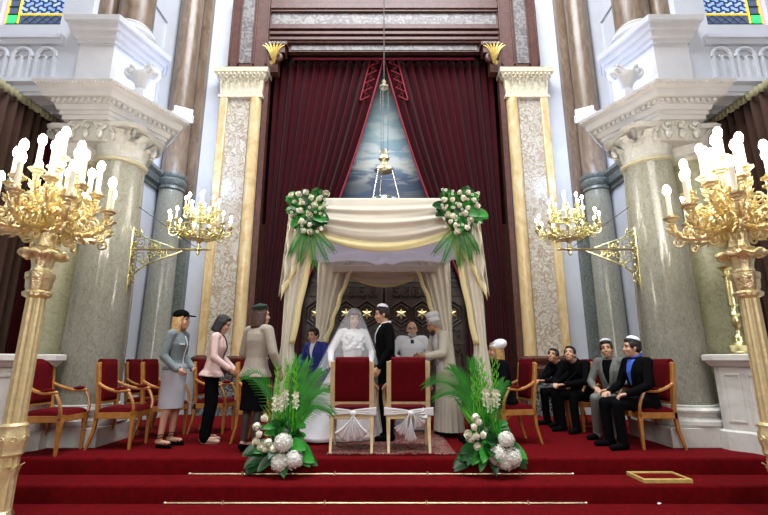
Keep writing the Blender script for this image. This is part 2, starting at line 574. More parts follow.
# back wall around the ark
for sx, side in ((-1, 'left'), (1, 'right')):
    g = G()
    g.b(sx * 2.72, sx * 4.75, 8.8, 9.0, 0.0, 10.2)
    struct(g.build('wall_back_' + side, 'plaster'), 'white plaster wall beside the %s marble pilaster' % side)
    g = G()
    g.b(sx * 4.55, sx * 4.75, 6.75, 8.8, 0.0, 10.2)
    for (y0, y1, z0, z1) in ((6.9, 7.75, 1.9, 4.05), (6.9, 7.9, 4.9, 7.9)):
        for a in (('h', z0), ('h', z1), ('v', y0), ('v', y1)):
            if a[0] == 'h':
                g.b(sx * 4.52, sx * 4.56, y0, y1, a[1] - 0.025, a[1] + 0.025)
            else:
                g.b(sx * 4.52, sx * 4.56, a[1] - 0.025, a[1] + 0.025, z0, z1)
    struct(g.build('wall_' + side, 'plaster'), 'white panelled side wall between the two %s columns' % side)
    g = G()
    g.loft([[(sx * 4.56, y, 4.30), (sx * 4.50, y, 4.30), (sx * 4.50, y, 4.36), (sx * 4.44, y, 4.40), (sx * 4.42, y, 4.52), (sx * 4.36, y, 4.58), (sx * 4.36, y, 4.64), (sx * 4.56, y, 4.64)] for y in (6.75, 8.25)])
    struct(g.build('trim_' + ('1' if sx < 0 else '2'), 'darkstone', sharp=20), 'dark stone string course on the %s wall' % side, 'trim')
g = G().b(-2.72, 2.72, 8.82, 9.0, 8.95, 10.2)
struct(g.build('wall_back', 'plaster'), 'plaster wall above the ark frame')
g = G()
g.b(-2.72, 2.72, 9.72, 9.85, 0, 9.2)
g.b(-2.86, -2.73, 9.0, 9.85, 0, 9.2)
g.b(2.73, 2.86, 9.0, 9.85, 0, 9.2)
g.b(-2.72, 2.72, 9.0, 9.85, 9.0, 9.2)
struct(g.build('wall_alcove', 'darkwood'), 'dark inner walls of the ark alcove')

# gallery walls with blind arches and stained glass
def stained_glass():
    m = bpy.data.materials.new('stained_glass_scales')
    m.use_nodes = True
    nt = m.node_tree
    b = nt.nodes['Principled BSDF']
    tc = nt.nodes.new('ShaderNodeTexCoord')
    br = nt.nodes.new('ShaderNodeTexBrick')
    br.offset = 0.5
    br.inputs['Color1'].default_value = (0.16, 0.32, 0.85, 1)
    br.inputs['Color2'].default_value = (0.36, 0.52, 1.0, 1)
    br.inputs['Mortar'].default_value = (0.005, 0.01, 0.05, 1)
    br.inputs['Scale'].default_value = 1.0
    br.inputs['Mortar Size'].default_value = 0.020
    br.inputs['Mortar Smooth'].default_value = 0.3
    br.inputs['Brick Width'].default_value = 0.14
    br.inputs['Row Height'].default_value = 0.085
    cx = nt.nodes.new('ShaderNodeSeparateXYZ')
    cb = nt.nodes.new('ShaderNodeCombineXYZ')
    wv = nt.nodes.new('ShaderNodeMath'); wv.operation = 'MULTIPLY'; wv.inputs[1].default_value = 2 * PI / 0.14
    sn = nt.nodes.new('ShaderNodeMath'); sn.operation = 'SINE'
    ab = nt.nodes.new('ShaderNodeMath'); ab.operation = 'MULTIPLY_ADD'; ab.inputs[1].default_value = 0.018
    nt.links.new(tc.outputs['Object'], cx.inputs[0])
    nt.links.new(cx.outputs['X'], cb.inputs['X'])
    nt.links.new(cx.outputs['X'], wv.inputs[0])
    nt.links.new(wv.outputs[0], sn.inputs[0])
    nt.links.new(sn.outputs[0], ab.inputs[0])
    nt.links.new(cx.outputs['Z'], ab.inputs[2])
    nt.links.new(ab.outputs[0], cb.inputs['Y'])
    nt.links.new(cb.outputs[0], br.inputs['Vector'])
    nt.links.new(br.outputs['Color'], b.inputs['Base Color'])
    nt.links.new(br.outputs['Color'], b.inputs['Emission Color'])
    b.inputs['Emission Strength'].default_value = 0.55
    b.inputs['Roughness'].default_value = 0.2
    return m
M['scales'] = stained_glass()
M['glass_green'] = mat('green_glass', (0.02, 0.65, 0.15), 0.2, emit=(0.02, 0.8, 0.18), estr=0.9)
M['glass_dark'] = mat('dark_leaded_glass', (0.02, 0.04, 0.10), 0.2, emit=(0.10, 0.16, 0.30), estr=0.5)
M['glass_yellow'] = mat('yellow_glass', (0.8, 0.6, 0.05), 0.2, emit=(0.9, 0.6, 0.05), estr=0.6)
M['glass_pink'] = mat('rose_glass', (0.9, 0.2, 0.3), 0.2, emit=(1.0, 0.35, 0.45), estr=0.9)
M['lead'] = mat('window_lead', (0.01, 0.01, 0.012), 0.6)

for sx, side in ((-1, 'left'), (1, 'right')):
    Yw = 5.75
    X0, X1 = 4.47, 7.2
    zw0, zw1 = 5.98, 8.3
    xw0 = 4.93
    g = G()
    g.b(sx * X0, sx * X1, Yw, Yw + 0.25, 4.95, zw0)
    g.b(sx * X0, sx * xw0, Yw, Yw + 0.25, zw0, 10.2)
    g.b(sx * xw0, sx * X1, Yw, Yw + 0.25, zw1, 10.2)
    # string mouldings and blind arches
    g.b(sx * 4.8, sx * X1, Yw - 0.10, Yw, 5.68, 5.74)
    g.b(sx * 4.8, sx * X1, Yw - 0.06, Yw, 5.60, 5.68)
    g.b(sx * 4.8, sx * X1, Yw - 0.08, Yw, 4.95, 5.02)
    for k in range(5):
        cx = sx * (5.02 + 0.36 * k)
        for s2 in (-1, 0, 1):
            g.b(cx + s2 * 0.13 - 0.018, cx + s2 * 0.13 + 0.018, Yw - 0.05, Yw, 5.02, 5.40 if s2 else 5.36)
        arc = [(cx + 0.14 * math.cos(R(a)), Yw - 0.025, 5.40 + 0.15 * math.sin(R(a))) for a in range(0, 181, 15)]
        g.tube(arc, 0.03, 6)
        for s2 in (-0.5, 0.5):
            arc = [(cx + s2 * 0.13 + 0.06 * math.cos(R(a)), Yw - 0.02, 5.36 + 0.07 * math.sin(R(a))) for a in range(0, 181, 30)]
            g.tube(arc, 0.014, 5)
    struct(g.build('wall_gallery_' + side, 'plaster'), 'white gallery front with blind arches, %s side' % side)
    g = G()
    g.b(sx * 4.72, sx * X1, Yw + 0.02, 7.6, 4.85, 4.95)
    for k in range(6):
        g.b(sx * (4.9), sx * X1, Yw + 0.05 + k * 0.25, Yw + 0.12 + k * 0.25, 4.80, 4.86)
    struct(g.build('ceiling_gallery_' + side, 'plaster'), 'underside of the %s gallery' % side, 'ceiling')
    g = G().b(sx * 7.1, sx * 7.2, 3.0, 7.7, -0.66, 10.2)
    g.b(sx * 4.75, sx * 7.2, 7.6, 7.7, 0.0, 10.2)
    struct(g.build('wall_aisle_' + side, 'plaster'), 'outer wall of the %s aisle' % side)
    # window
    w = thing('window_' + ('1' if sx < 0 else '2'), 'stained glass window with blue scales high on the %s' % side, 'window', (0, 0, 0))
    w['kind'] = 'structure'
    # centre field, borders, corner, leads
    b0, b1 = xw0, 5.88          # glazed opening; coloured border on the outer edge and along the foot
    G().b(sx * b0, sx * (b1 - 0.24), Yw + 0.08, Yw + 0.10, zw0 + 0.26, zw1).build('scale_pane', 'scales', w)
    G().b(sx * (b1 - 0.02), sx * b1, Yw + 0.06, Yw + 0.10, zw0 + 0.04, zw1).b(sx * b0, sx * b1, Yw + 0.06, Yw + 0.10, zw0 + 0.01, zw0 + 0.045).build('rose_border', 'glass_pink', w)
    G().b(sx * (b1 - 0.20), sx * (b1 - 0.06), Yw + 0.08, Yw + 0.10, zw0 + 0.08, zw1).b(sx * b0, sx * (b1 - 0.05), Yw + 0.08, Yw + 0.10, zw0 + 0.08, zw0 + 0.23).build('leaded_border', 'glass_dark', w)
    G().b(sx * (b1 - 0.20), sx * (b1 - 0.06), Yw + 0.06, Yw + 0.09, zw0 + 0.09, zw0 + 0.22).build('green_corner_pane', 'glass_green', w)
    g = G()
    g.b(sx * (b1 - 0.235), sx * (b1 - 0.215), Yw + 0.06, Yw + 0.09, zw0 + 0.08, zw1)
    g.b(sx * b0, sx * (b1 - 0.22), Yw + 0.06, Yw + 0.09, zw0 + 0.235, zw0 + 0.255)
    g.b(sx * (b1 - 0.045), sx * (b1 - 0.03), Yw + 0.06, Yw + 0.09, zw0 + 0.06, zw1)
    g.build('yellow_fillet', 'glass_yellow', w)
    g = G()
    for k in range(5):
        x = sx * (b0 + 0.02 + k * 0.13)
        g.tube([(x, Yw + 0.07, zw0 + 0.09), (x + sx * 0.065, Yw + 0.07, zw0 + 0.16), (x + sx * 0.13, Yw + 0.07, zw0 + 0.22)], 0.006, 4)
        g.tube([(x, Yw + 0.07, zw0 + 0.22), (x + sx * 0.065, Yw + 0.07, zw0 + 0.16), (x + sx * 0.13, Yw + 0.07, zw0 + 0.09)], 0.006, 4)
    g.b(sx * b0, sx * b1, Yw + 0.065, Yw + 0.085, zw0 + 0.05, zw0 + 0.075)
    for k in range(14):
        g.b(sx * (b1 - 0.21), sx * (b1 - 0.05), Yw + 0.065, Yw + 0.085, zw0 + 0.24 + k * 0.14, zw0 + 0.255 + k * 0.14)
    g.b(sx * (b1 - 0.215), sx * (b1 - 0.20), Yw + 0.065, Yw + 0.085, zw0 + 0.05, zw1)
    g.build('lead_bars', 'lead', w)
    o2 = G().b(sx * b1, sx * X1, Yw, Yw + 0.25, zw0, zw1).build('wall_gallery_outer_' + side, 'plaster')
    struct(o2, 'white wall beside the %s stained glass window' % side)

# marble dado piers outside the columns, each with panelled faces
def face_frame(g, p0, p1, z0, z1, inset=0.06, wdt=0.03, th=0.02):
    p0, p1 = V((*p0, 0)), V((*p1, 0))
    t = (p1 - p0).normalized()
    ang = math.atan2(t.y, t.x)
    L = (p1 - p0).length
    c = (p0 + p1) / 2
    for zz in (z0, z1):
        g.box((c.x, c.y, zz), (L - 2 * inset, th, wdt), (0, 0, ang))
    for q in (p0 + t * inset, p1 - t * inset):
        g.box((q.x, q.y, (z0 + z1) / 2), (wdt, th, z1 - z0 + wdt), (0, 0, ang))

for sx, side in ((-1, 'left'), (1, 'right')):
    poly = mir([(3.98, 5.50), (3.98, 5.42), (4.12, 5.26), (4.27, 4.55), (5.7, 4.55), (5.7, 5.50)], sx)
    t = thing('marble_dado', 'white panelled marble dado pier under the brass candlestick on the %s' % side, 'dado', (0, 0, 0))
    t['kind'] = 'structure'
    moulding(poly, [(-0.66, 0.03), (0.20, 0.03), (0.22, 0.0), (0.93, 0.0), (0.93, 0.02)]).build('pedestal', 'whitemarble', t)
    moulding(poly, [(0.93, 0.02), (0.96, 0.04), (1.0, 0.06), (1.0, 0.075), (1.06, 0.075), (1.07, 0.06)]).build('cap_moulding', 'whitemarble', t)
    g = G()
    face_frame(g, poly[1], poly[2], 0.32, 0.84, inset=0.03, wdt=0.02)
    face_frame(g, poly[2], poly[3], 0.32, 0.84)
    g.build('panel_moulding', 'whitemarble', t)

# ------------------------------------------------------------------ columns
def leaf_pts(base, out, h, w, curl, nrm_ang):
    """acanthus leaf as a solid curved blade leaning outward; returns G"""
    g = G()
    ca, sa = math.cos(nrm_ang), math.sin(nrm_ang)
    def fn(u, v):
        a = (u - 0.5) * 2
        wid = w * (0.75 + 0.35 * math.sin(PI * min(1, v * 1.1))) * (1 - 0.55 * max(0, v - 0.7) / 0.3)
        lob = 1 + 0.10 * math.cos(v * 28)
        s = a * wid * 0.5 * lob
        r = base + out * v ** 2 - 0.02 * a * a
        z = h * v
        if v > 0.8:
            q = (v - 0.8) / 0.2
            r = base + out * 0.64 + curl * math.sin(q * PI * 0.7)
            z = h * 0.8 + h * 0.16 * math.sin(q * PI * 0.8)
        return (r * ca - s * sa, r * sa + s * ca, z)
    g.grid(fn, 4, 10)
    return g

def corinthian(R0, z0, h):
    """capital mesh around the origin from z0 to z0+h"""
    g = G()
    g.lathe([(R0 * 0.98, z0 - 0.03), (R0 * 1.07, z0), (R0 * 0.97, z0 + 0.03), (R0 * 0.95, z0 + h * 0.45), (R0 * 1.05, z0 + h * 0.75), (R0 * 1.22, z0 + h * 0.88)], seg=24)
    for k in range(8):
        a = 2 * PI * k / 8
        l = leaf_pts(R0 * 0.96, 0.06, h * 0.45, R0 * 0.66, 0.06, a)
        g.merge(l, Matrix.Translation((0, 0, z0 + 0.02)))
        l = leaf_pts(R0 * 1.0, 0.09, h * 0.72, R0 * 0.6, 0.07, a + PI / 8)
        g.merge(l, Matrix.Translation((0, 0, z0 + 0.04)))
    for k in range(4):
        a = PI / 4 + PI / 2 * k
        ax = V((math.cos(a), math.sin(a), 0))
        c = ax * R0 * 1.33 + V((0, 0, z0 + h * 0.76))
        g.tube(scroll(c, 0.085, -2.2, 1.4, 1, 16, ax), 0.026, 6)
        g.tube(scroll(c, 0.085, -2.2, 1.4, 1, 16, ax), 0.026, 6)
    n = 24
    ab = []
    for zz, f in ((z0 + h * 0.86, 1.0), (z0 + h * 0.9, 1.05), (z0 + h, 1.08)):
        ab.append([(f * R0 * (1.25 + 0.22 * abs(math.sin(2 * (2 * PI * k / n))) ** 3 * 1.6) * math.cos(2 * PI * k / n) , f * R0 * (1.25 + 0.22 * abs(math.sin(2 * (2 * PI * k / n))) ** 3 * 1.6) * math.sin(2 * PI * k / n), zz) for k in range(n)])
    g.loft(ab)
    return g

def column_at(t, x, y, R0, z_base, z_cap, cap_h, mat_shaft, names=('plinth', 'base', 'shaft', 'capital')):
    G().box((x, y, 0.11), (R0 * 2 + 0.20, R0 * 2 + 0.20, 0.22)).build(names[0], 'whitemarble', t, bevel=0.008)
    b = G()
    b.lathe([(R0 + 0.10, 0.22), (R0 + 0.12, 0.25), (R0 + 0.115, 0.29), (R0 + 0.07, 0.31), (R0 + 0.05, 0.34), (R0 + 0.055, 0.37), (R0 + 0.08, 0.385), (R0 + 0.085, 0.41), (R0 + 0.05, 0.435), (R0 + 0.03, 0.44), (R0 + 0.03, 0.46), (R0, 0.47)], (x, y, 0), 40)
    b.build(names[1], 'whitemarble', t)
    s = G()
    s.lathe([(R0, 0.47), (R0, 1.3), (R0 * 0.94, 2.6), (R0 * 0.85, z_cap - 0.05), (R0 * 0.86, z_cap - 0.03)], (x, y, 0), 48)
    s.build(names[2], mat_shaft, t)
    s = G()
    s.lathe([(R0 * 0.84, z_cap - 0.06), (R0 * 0.93, z_cap - 0.04), (R0 * 0.94, z_cap), (R0 * 0.84, z_cap + 0.01)], (x, y, 0), 40)
    s.build('astragal', 'astragal', t)
    c = corinthian(R0 * 0.86, 0.0, cap_h)
    c.build(names[3], 'relief', t, loc=(x, y, z_cap + 0.02))

for sx, side in ((-1, 'left'), (1, 'right')):
    t = thing('clustered_column', 'pair of thick grey-green marble columns joined under one white entablature on the %s' % side, 'column', (0, 0, 0))
    column_at(t, sx * 3.85, 6.0, 0.37, 0, 3.78, 0.45, 'greenmarble')
    column_at(t, sx * 4.44, 5.98, 0.31, 0, 3.78, 0.45, 'olivemarble')
    G().b(sx * 4.0, sx * 4.60, 6.05, 6.6, 0, 4.2).build('pier_core', 'olivemarble', t)
    core = mir([(4.46, 5.52), (3.82, 5.52), (3.42, 6.30), (3.80, 6.72), (4.46, 6.72)], sx)
    bcore = mir([(4.55, 5.68), (4.00, 5.68), (3.74, 6.45), (3.86, 6.66), (4.55, 6.66)], sx)
    e = thing('entablature', 'carved white entablature and block over the %s clustered columns' % side, 'entablature', (0, 0, 0))
    moulding(core, [(4.25, -0.02), (4.25, 0.0), (4.31, 0.0), (4.31, 0.025), (4.37, 0.025), (4.37, 0.05), (4.42, 0.07), (4.44, 0.07)]).build('architrave', 'stucco', e)
    moulding(core, [(4.44, 0.05), (4.44, 0.09), (4.50, 0.09), (4.505, 0.17), (4.54, 0.20), (4.60, 0.205), (4.62, 0.235), (4.66, 0.275), (4.69, 0.28), (4.70, 0.05)]).build('cornice', 'stucco', e)
    g = G()
    for d, z0, z1, st in ((0.105, 4.448, 4.498, 0.075), (0.262, 4.635, 4.668, 0.05)):
        pl = offset_poly(core, d)
        for i in (0, 1, 2):
            p0, p1 = V((*pl[i], 0)), V((*pl[i + 1], 0))
            L = (p1 - p0).length
            tt = (p1 - p0).normalized()
            ang = math.atan2(tt.y, tt.x)
            nn = int(L / st)
            for k in range(nn):
                q = p0 + tt * (L * (k + 0.5) / nn)
                if d < 0.2:
                    g.box((q.x, q.y, (z0 + z1) / 2), (st * 0.55, 0.05, z1 - z0), (0, 0, ang))
                else:
                    g.ell((q.x, q.y, (z0 + z1) / 2), (0.018, 0.018, 0.016), seg=6, rings=4)
    g.build('cornice_ornament', 'stucco', e)
    moulding(bcore, [(4.70, -0.02), (5.60, -0.02), (5.60, 0.01), (5.66, 0.02), (5.68, 0.05), (5.76, 0.07), (5.78, 0.10), (5.86, 0.12), (5.88, 0.15), (5.96, 0.16), (5.98, 0.0)]).build('pedestal_block', 'stucco', e)
    # carved frieze between the capitals
    g = G()
    pl = offset_poly(core, -0.04)
    for i in (0, 1):
        p0, p1 = V((*pl[i], 0)), V((*pl[i + 1], 0))
        tt = (p1 - p0).normalized()
        L = (p1 - p0).length
        nn = max(2, int(L / 0.19))
        for k in range(nn):
            q = p0 + tt * (L * (k + 0.5) / nn)
            g.tube(scroll((q.x, q.y, 4.19), 0.075, 0, 1.3, 1 if k % 2 else -1, 16, tt), 0.02, 5)
            g.ell((q.x, q.y, 4.06), (0.05, 0.04, 0.07), seg=8, rings=6)
            g.ell((q.x, q.y, 4.19), (0.03, 0.04, 0.03), seg=8, rings=6)
    g.build('carved_frieze', 'relief', e)
    moulding(offset_poly(core, -0.10), [(3.98, 0.0), (4.25, 0.03)]).build('frieze_core', 'relief', e)
    # ornaments
    g = G()
    g.box((sx * 3.58, 5.78, 4.76), (0.20, 0.20, 0.12))
    g.lathe([(0.10, 4.8), (0.07, 4.88), (0.10, 4.96), (0.15, 5.02), (0.16, 5.1)], (sx * 3.58, 5.78, 0), 16)
    g.capsule((sx * 3.42, 5.78, 5.14), (sx * 3.74, 5.78, 5.14), 0.10, 0.10)
    for s2 in (-1, 1):
        g.tube(scroll((sx * 3.58 + s2 * 0.15, 5.70, 5.13), 0.10, PI / 2, 1.4, s2), 0.03, 6)
    g.build('finial_scroll', 'stucco', e)
    # upper tan columns
    u = thing('upper_column', 'tan marble upper column pair standing on the %s white block' % side, 'column', (0, 0, 0))
    for (x, y, r) in ((4.03, 6.12, 0.26), (4.42, 6.0, 0.15)):
        G().lathe([(r + 0.06, 5.98), (r + 0.08, 6.03), (r + 0.06, 6.09), (r + 0.02, 6.12), (r + 0.03, 6.16), (r, 6.19)], (sx * x, y, 0), 32).build('base', 'stucco', u)
        G().lathe([(r, 6.19), (r * 0.96, 10.2)], (sx * x, y, 0), 32).build('shaft', 'tanmarble', u)
    # far corner column
    t = thing('corner_column', 'slender grey-green marble corner column against the far %s wall, tan above its dark ring' % side, 'column', (0, 0, 0))
    x, y = sx * 4.30, 8.40
    G().box((x, y, 0.2), (0.50, 0.60, 0.4)).build('plinth', 'whitemarble', t)
    G().lathe([(0.29, 0.4), (0.30, 0.46), (0.26, 0.5), (0.25, 0.53), (0.235, 4.34)], (x, y, 0), 36).build('lower_shaft', 'greenmarble', t)
    G().lathe([(0.23, 4.30), (0.26, 4.32), (0.25, 4.38), (0.28, 4.42), (0.29, 4.50), (0.26, 4.54), (0.29, 4.58), (0.29, 4.64), (0.23, 4.66)], (x, y, 0), 36).build('ring_moulding', 'darkstone', t)
    G().lathe([(0.23, 4.66), (0.23, 10.2)], (x, y, 0), 36).build('upper_shaft', 'tanmarble', t)
    G().b(sx * 3.97, sx * 4.28, 8.64, 8.79, 0.0, 4.34).build('lower_return', 'darkstone', t)
    G().b(sx * 3.97, sx * 4.28, 8.64, 8.79, 4.34, 10.2).build('upper_return', 'tanmarble', t)

    # marble pilaster of the ark
    t = thing('ark_pilaster', 'tall pilaster of veined breccia between yellow marble strips, %s of the red curtains' % side, 'pilaster', (0, 0, 0))
    a, bb = 3.56, 2.66
    G().b(sx * (a - 0.01), sx * (bb + 0.01), 8.56, 8.79, 0.0, 0.86).build('dark_plinth', 'darkbreccia', t, bevel=0.006)
    moulding(mir([(a, 8.55), (bb, 8.55), (bb, 8.79), (a, 8.79)], sx), [(0.80, 0.0), (0.80, 0.05), (0.85, 0.06), (0.90, 0.03), (0.95, 0.035), (1.0, 0.07), (1.04, 0.07), (1.08, 0.02)], 8.79).build('red_base_moulding', 'redmarble', t)
    G().b(sx * (a - 0.17), sx * (bb + 0.26), 8.60, 8.79, 1.08, 6.58).build('breccia_panel', 'breccia', t)
    G().b(sx * a, sx * (a - 0.17), 8.54, 8.79, 1.08, 6.58).build('outer_strip', 'onyx', t, bevel=0.02)
    G().lathe([(0.125, 1.08), (0.125, 6.58)], (sx * (bb + 0.135), 8.64, 0), 24).build('inner_strip', 'onyx', t)
    g = moulding(mir([(a, 8.56), (bb, 8.56), (bb, 8.79), (a, 8.79)], sx), [(6.56, 0.0), (6.56, 0.03), (6.62, 0.03), (6.64, 0.0), (6.98, 0.03), (7.02, 0.08), (7.10, 0.10), (7.12, 0.13), (7.22, 0.14), (7.23, 0.0)], 8.79)
    for k in range(6):
        l = leaf_pts(0.0, 0.09, 0.30, 0.14, 0.05, -PI / 2)
        g.merge(l, Matrix.Translation((sx * (a - 0.08 - k * 0.148), 8.55, 6.66)))
    for k in range(5):
        l = leaf_pts(0.0, 0.11, 0.40, 0.12, 0.05, -PI / 2)
        g.merge(l, Matrix.Translation((sx * (a - 0.155 - k * 0.148), 8.56, 6.62)))
    for k in range(12):
        g.ell((sx * (a + 0.03 - k * 0.086), 8.45, 7.07), (0.028, 0.03, 0.035), seg=8, rings=5)
    g.build('gilt_capital', 'capital', t)
    G().b(sx * (bb - 0.01), sx * (bb - 0.12), 8.62, 8.79, 0.0, 7.3).build('jamb_strip', 'redmarble', t)
    # upper frame pier
    t = thing('frame_pier', 'brown marble pier with grey inlay standing on the %s gilt capital' % side, 'pier', (0, 0, 0))
    p = mir([(3.46, 8.58), (2.60, 8.58), (2.60, 8.79), (3.46, 8.79)], sx)
    moulding(p, [(7.235, 0.05), (7.30, 0.06), (7.33, 0.02), (7.36, 0.0), (9.3, 0.0)], 8.79).build('pier_body', 'redmarble', t)
    G().b(sx * 3.22, sx * 2.96, 8.565, 8.60, 7.42, 9.2).build('grey_inlay', 'greybreccia', t)
    g = G()
    for xx in (3.46, 3.26, 2.92, 2.64):
        g.b(sx * (xx), sx * (xx - 0.04), 8.54, 8.60, 7.38, 9.28)
    g.build('pier_fillets', 'redmarble', t, bevel=0.008)
    # console bracket with gilded leaf
    t = thing('console_bracket', 'dark marble console with a gilded acanthus leaf under the %s end of the lintel' % side, 'bracket', (sx * 2.38, 8.55, 0))
    g = G()
    g.box((0, 0.06, 7.86), (0.46, 0.30, 0.08))
    g.box((0, 0.08, 7.74), (0.36, 0.24, 0.18))
    g.box((sx * 0.1, 0.12, 7.45), (0.26, 0.2, 0.5))
    g.tube(scroll((0, 0.02, 7.58), 0.15, PI / 2, 1.3, -sx, 20), 0.06, 8)
    g.build('console', 'redmarble', t)
    g = G()
    for k in range(7):
        ang = (-1.2 + k * 0.4)
        pts = bez((sx * 0.02, -0.08, 7.34), (sx * 0.02 + 0.03 * math.sin(ang), -0.17, 7.45), (0.10 * math.sin(ang), -0.26, 7.62), (0.26 * math.sin(ang), -0.30, 7.58 + 0.14 * math.cos(ang)), 8)
        g.tube(pts, [0.025, 0.045, 0.06, 0.066, 0.062, 0.052, 0.04, 0.026, 0.008], 6, flat=0.5)
    g.ell((sx * 0.08, -0.08, 7.36), (0.05, 0.05, 0.05))
    g.build('gilded_leaf', 'gilt', t)
    g = G()
    zz = [(-0.18 + 0.03 * k, -0.10, 7.84 + (0.035 if k % 2 else 0)) for k in range(13)]
    g.tube(zz, 0.008, 4)
    g.build('white_zigzag', 'white', t)

# lintel of the ark frame
t = thing('ark_lintel', 'brown marble lintel with long grey marble inlays over the curtains', 'lintel', (0, 0, 0))
G().b(-2.60, 2.60, 8.60, 8.80, 7.98, 9.4).build('lintel_body', 'redmarble', t)
G().b(-2.55, 2.55, 8.585, 8.61, 8.44, 8.74).build('grey_inlay', 'greybreccia', t)
g = G()
for z0, z1, y in ((8.74, 8.80, 8.53), (8.80, 8.95, 8.50), (8.36, 8.42, 8.54), (8.26, 8.34, 8.50), (8.14, 8.22, 8.53), (8.02, 8.10, 8.56)):
    g.b(-2.58, 2.58, y, 8.62, z0, z1)
g.build('lintel_mouldings', 'redmarble', t, bevel=0.01)
G().b(-2.60, 2.60, 8.68, 8.80, 7.80, 7.98).build('lower_lintel', 'redmarble', t)
G().b(-2.10, 2.10, 8.665, 8.70, 7.83, 7.96).build('lower_grey_inlay', 'greybreccia', t)

# ------------------------------------------------------------------ painting, ark doors
t = thing('sky_painting', 'painted canvas of a cloudy blue-grey sky between the red curtains', 'painting', (0, 0, 0))
G().b(-2.4, 2.4, 9.50, 9.53, 3.95, 8.6).build('canvas', 'painting', t)

def star_poly(n, r0, r1, a0=PI / 2):
    return [((r0 if k % 2 == 0 else r1) * math.cos(a0 + PI * k / n), (r0 if k % 2 == 0 else r1) * math.sin(a0 + PI * k / n)) for k in range(2 * n)]

for sx, side in ((-1, 'left'), (1, 'right')):
    t = thing('ark_door', 'dark carved wooden ark door leaf with gold stars, %s leaf' % side, 'door', (0, 0, 0))
    x0, x1 = 0.02, 1.75
    G().b(sx * x0, sx * x1, 9.34, 9.42, 0.0, 3.9).build('door_leaf', 'darkwood', t)
    g = G()
    for xa in (x0, 1.1, x1 - 0.08):
        g.b(sx * xa, sx * (xa + 0.08), 9.29, 9.35, 0.0, 3.9)
    for za in (0.0, 0.55, 1.32, 2.62, 3.8):
        g.b(sx * x0, sx * x1, 9.30, 9.35, za, za + 0.08)
    for cxx in (0.36, 0.80, 1.42):
        for cz, r in ((1.95, 0.24), (1.95, 0.17), (3.1, 0.22), (0.98, 0.22)):
            hexa = [(sx * cxx + r * math.cos(R(30 + 60 * k)), 9.32, cz + r * 1.15 * math.sin(R(30 + 60 * k))) for k in range(7)]
            for k in range(6):
                g.tube([hexa[k], hexa[k + 1]], 0.018, 4)
        # fret pattern above and below
        for cz, s3 in ((2.42, 1), (1.52, -1), (2.85, -1), (3.5, 1), (0.72, 1), (1.24, -1), (0.3, 1)):
            for s4 in (-1, 1):
                ox = sx * cxx + s4 * 0.11
                for (ax0, ax1, az0, az1) in ((-0.09, 0.09, 0.10, 0.13), (-0.09, -0.06, -0.10, 0.13), (-0.09, 0.05, -0.10, -0.07), (0.02, 0.05, -0.10, 0.04), (-0.03, 0.05, 0.01, 0.04), (0.07, 0.10, -0.10, 0.13)):
                    g.b(ox + s4 * ax0, ox + s4 * ax1, 9.31, 9.35, cz + s3 * az0, cz + s3 * az1)
    g.build('carved_fretwork', 'darkwood', t)
    for cxx in (0.36, 0.80, 1.42):
        g = G()
        pl = star_poly(6, 0.115, 0.058)
        n = len(pl)
        g.add([(x, 9.30, z) for x, z in pl] + [(0, 9.265, 0)] + [(x, 9.345, z) for x, z in pl],
              [(i, (i + 1) % n, n) for i in range(n)] + [(i, n + 1 + i, n + 1 + (i + 1) % n, (i + 1) % n) for i in range(n)] + [tuple(range(n + 1, 2 * n + 1))], False)
        g.build('star', 'star', t, sharp=10, loc=(sx * cxx, 0, 1.95))
o = G().b(-1.85, 1.85, 9.25, 9.6, 3.92, 4.15).build('trim_3', 'redmarble', bevel=0.02)
struct(o, 'marble ledge over the ark doors', 'trim')
for i, sx in enumerate((-1, 1)):
    o = G().b(sx * 1.78, sx * 2.72, 9.3, 9.6, 0.0, 3.92).build('wall_ark_' + ('left' if sx < 0 else 'right'), 'redmarble')
    struct(o, 'marble jamb beside the ark doors')

# ------------------------------------------------------------------ curtains of the ark
for sx, side in ((-1, 'left'), (1, 'right')):
    t = thing('ark_curtain', 'tall crimson velvet curtain swept aside to the %s of the painted sky' % side, 'curtain', (0, 0, 0))
    ph = 0.6 if sx > 0 else 0.0
    def fn(u, v):
        z = 7.82 - 7.80 * v
        if z > 2.5:
            xi = 0.02 + 0.305 * (7.82 - z) * (0.75 + 0.25 * (7.82 - z) / 5.3)
        else:
            xi = 1.65 + 0.05 * math.sin(z)
        xo = 2.52
        uu = u ** 0.92
        x = xi + (xo - xi) * uu
        amp = 0.055 + 0.02 * math.sin(u * 9 + ph)
        y = 9.02 + amp * math.sin(2 * PI * (13 * u + 0.12 * math.sin(3 * v + u * 5 + ph))) + 0.018 * math.sin(2 * PI * 31 * u + ph) + 0.04 * (1 - u) * v
        return (sx * x, y, z)
    G().grid(fn, 156, 40).build('velvet_panel', 'velvet', t, solid=0.012, sharp=0)
    # braid along the inner edge
    g = G()
    g.tube([V(fn(0.0, v / 30)) + V((0, -0.03, 0)) for v in range(22)], 0.022, 6)
    g.tube([V(fn(0.10, v / 30)) + V((0, -0.09, 0)) for v in range(5)], 0.018, 6)
    zz = []
    for k in range(11):
        p = V(fn(0.02 if k % 2 else 0.09, k / 10 * 0.14))
        p.y = 8.93
        zz.append(p)
    g.tube(zz, 0.015, 5)
    g.build('braid_trim', 'trimred', t)
    G().b(sx * 0.02, sx * 2.1, 8.90, 8.92, 7.76, 7.81).build('top_braid', 'trimred', t)
o = G().tube([(-2.6, 9.05, 7.9), (2.6, 9.05, 7.9)], 0.03, 8).build('curtain_rail', 'iron')
tag(o, 'dark rail carrying the crimson curtains', 'curtain rail')

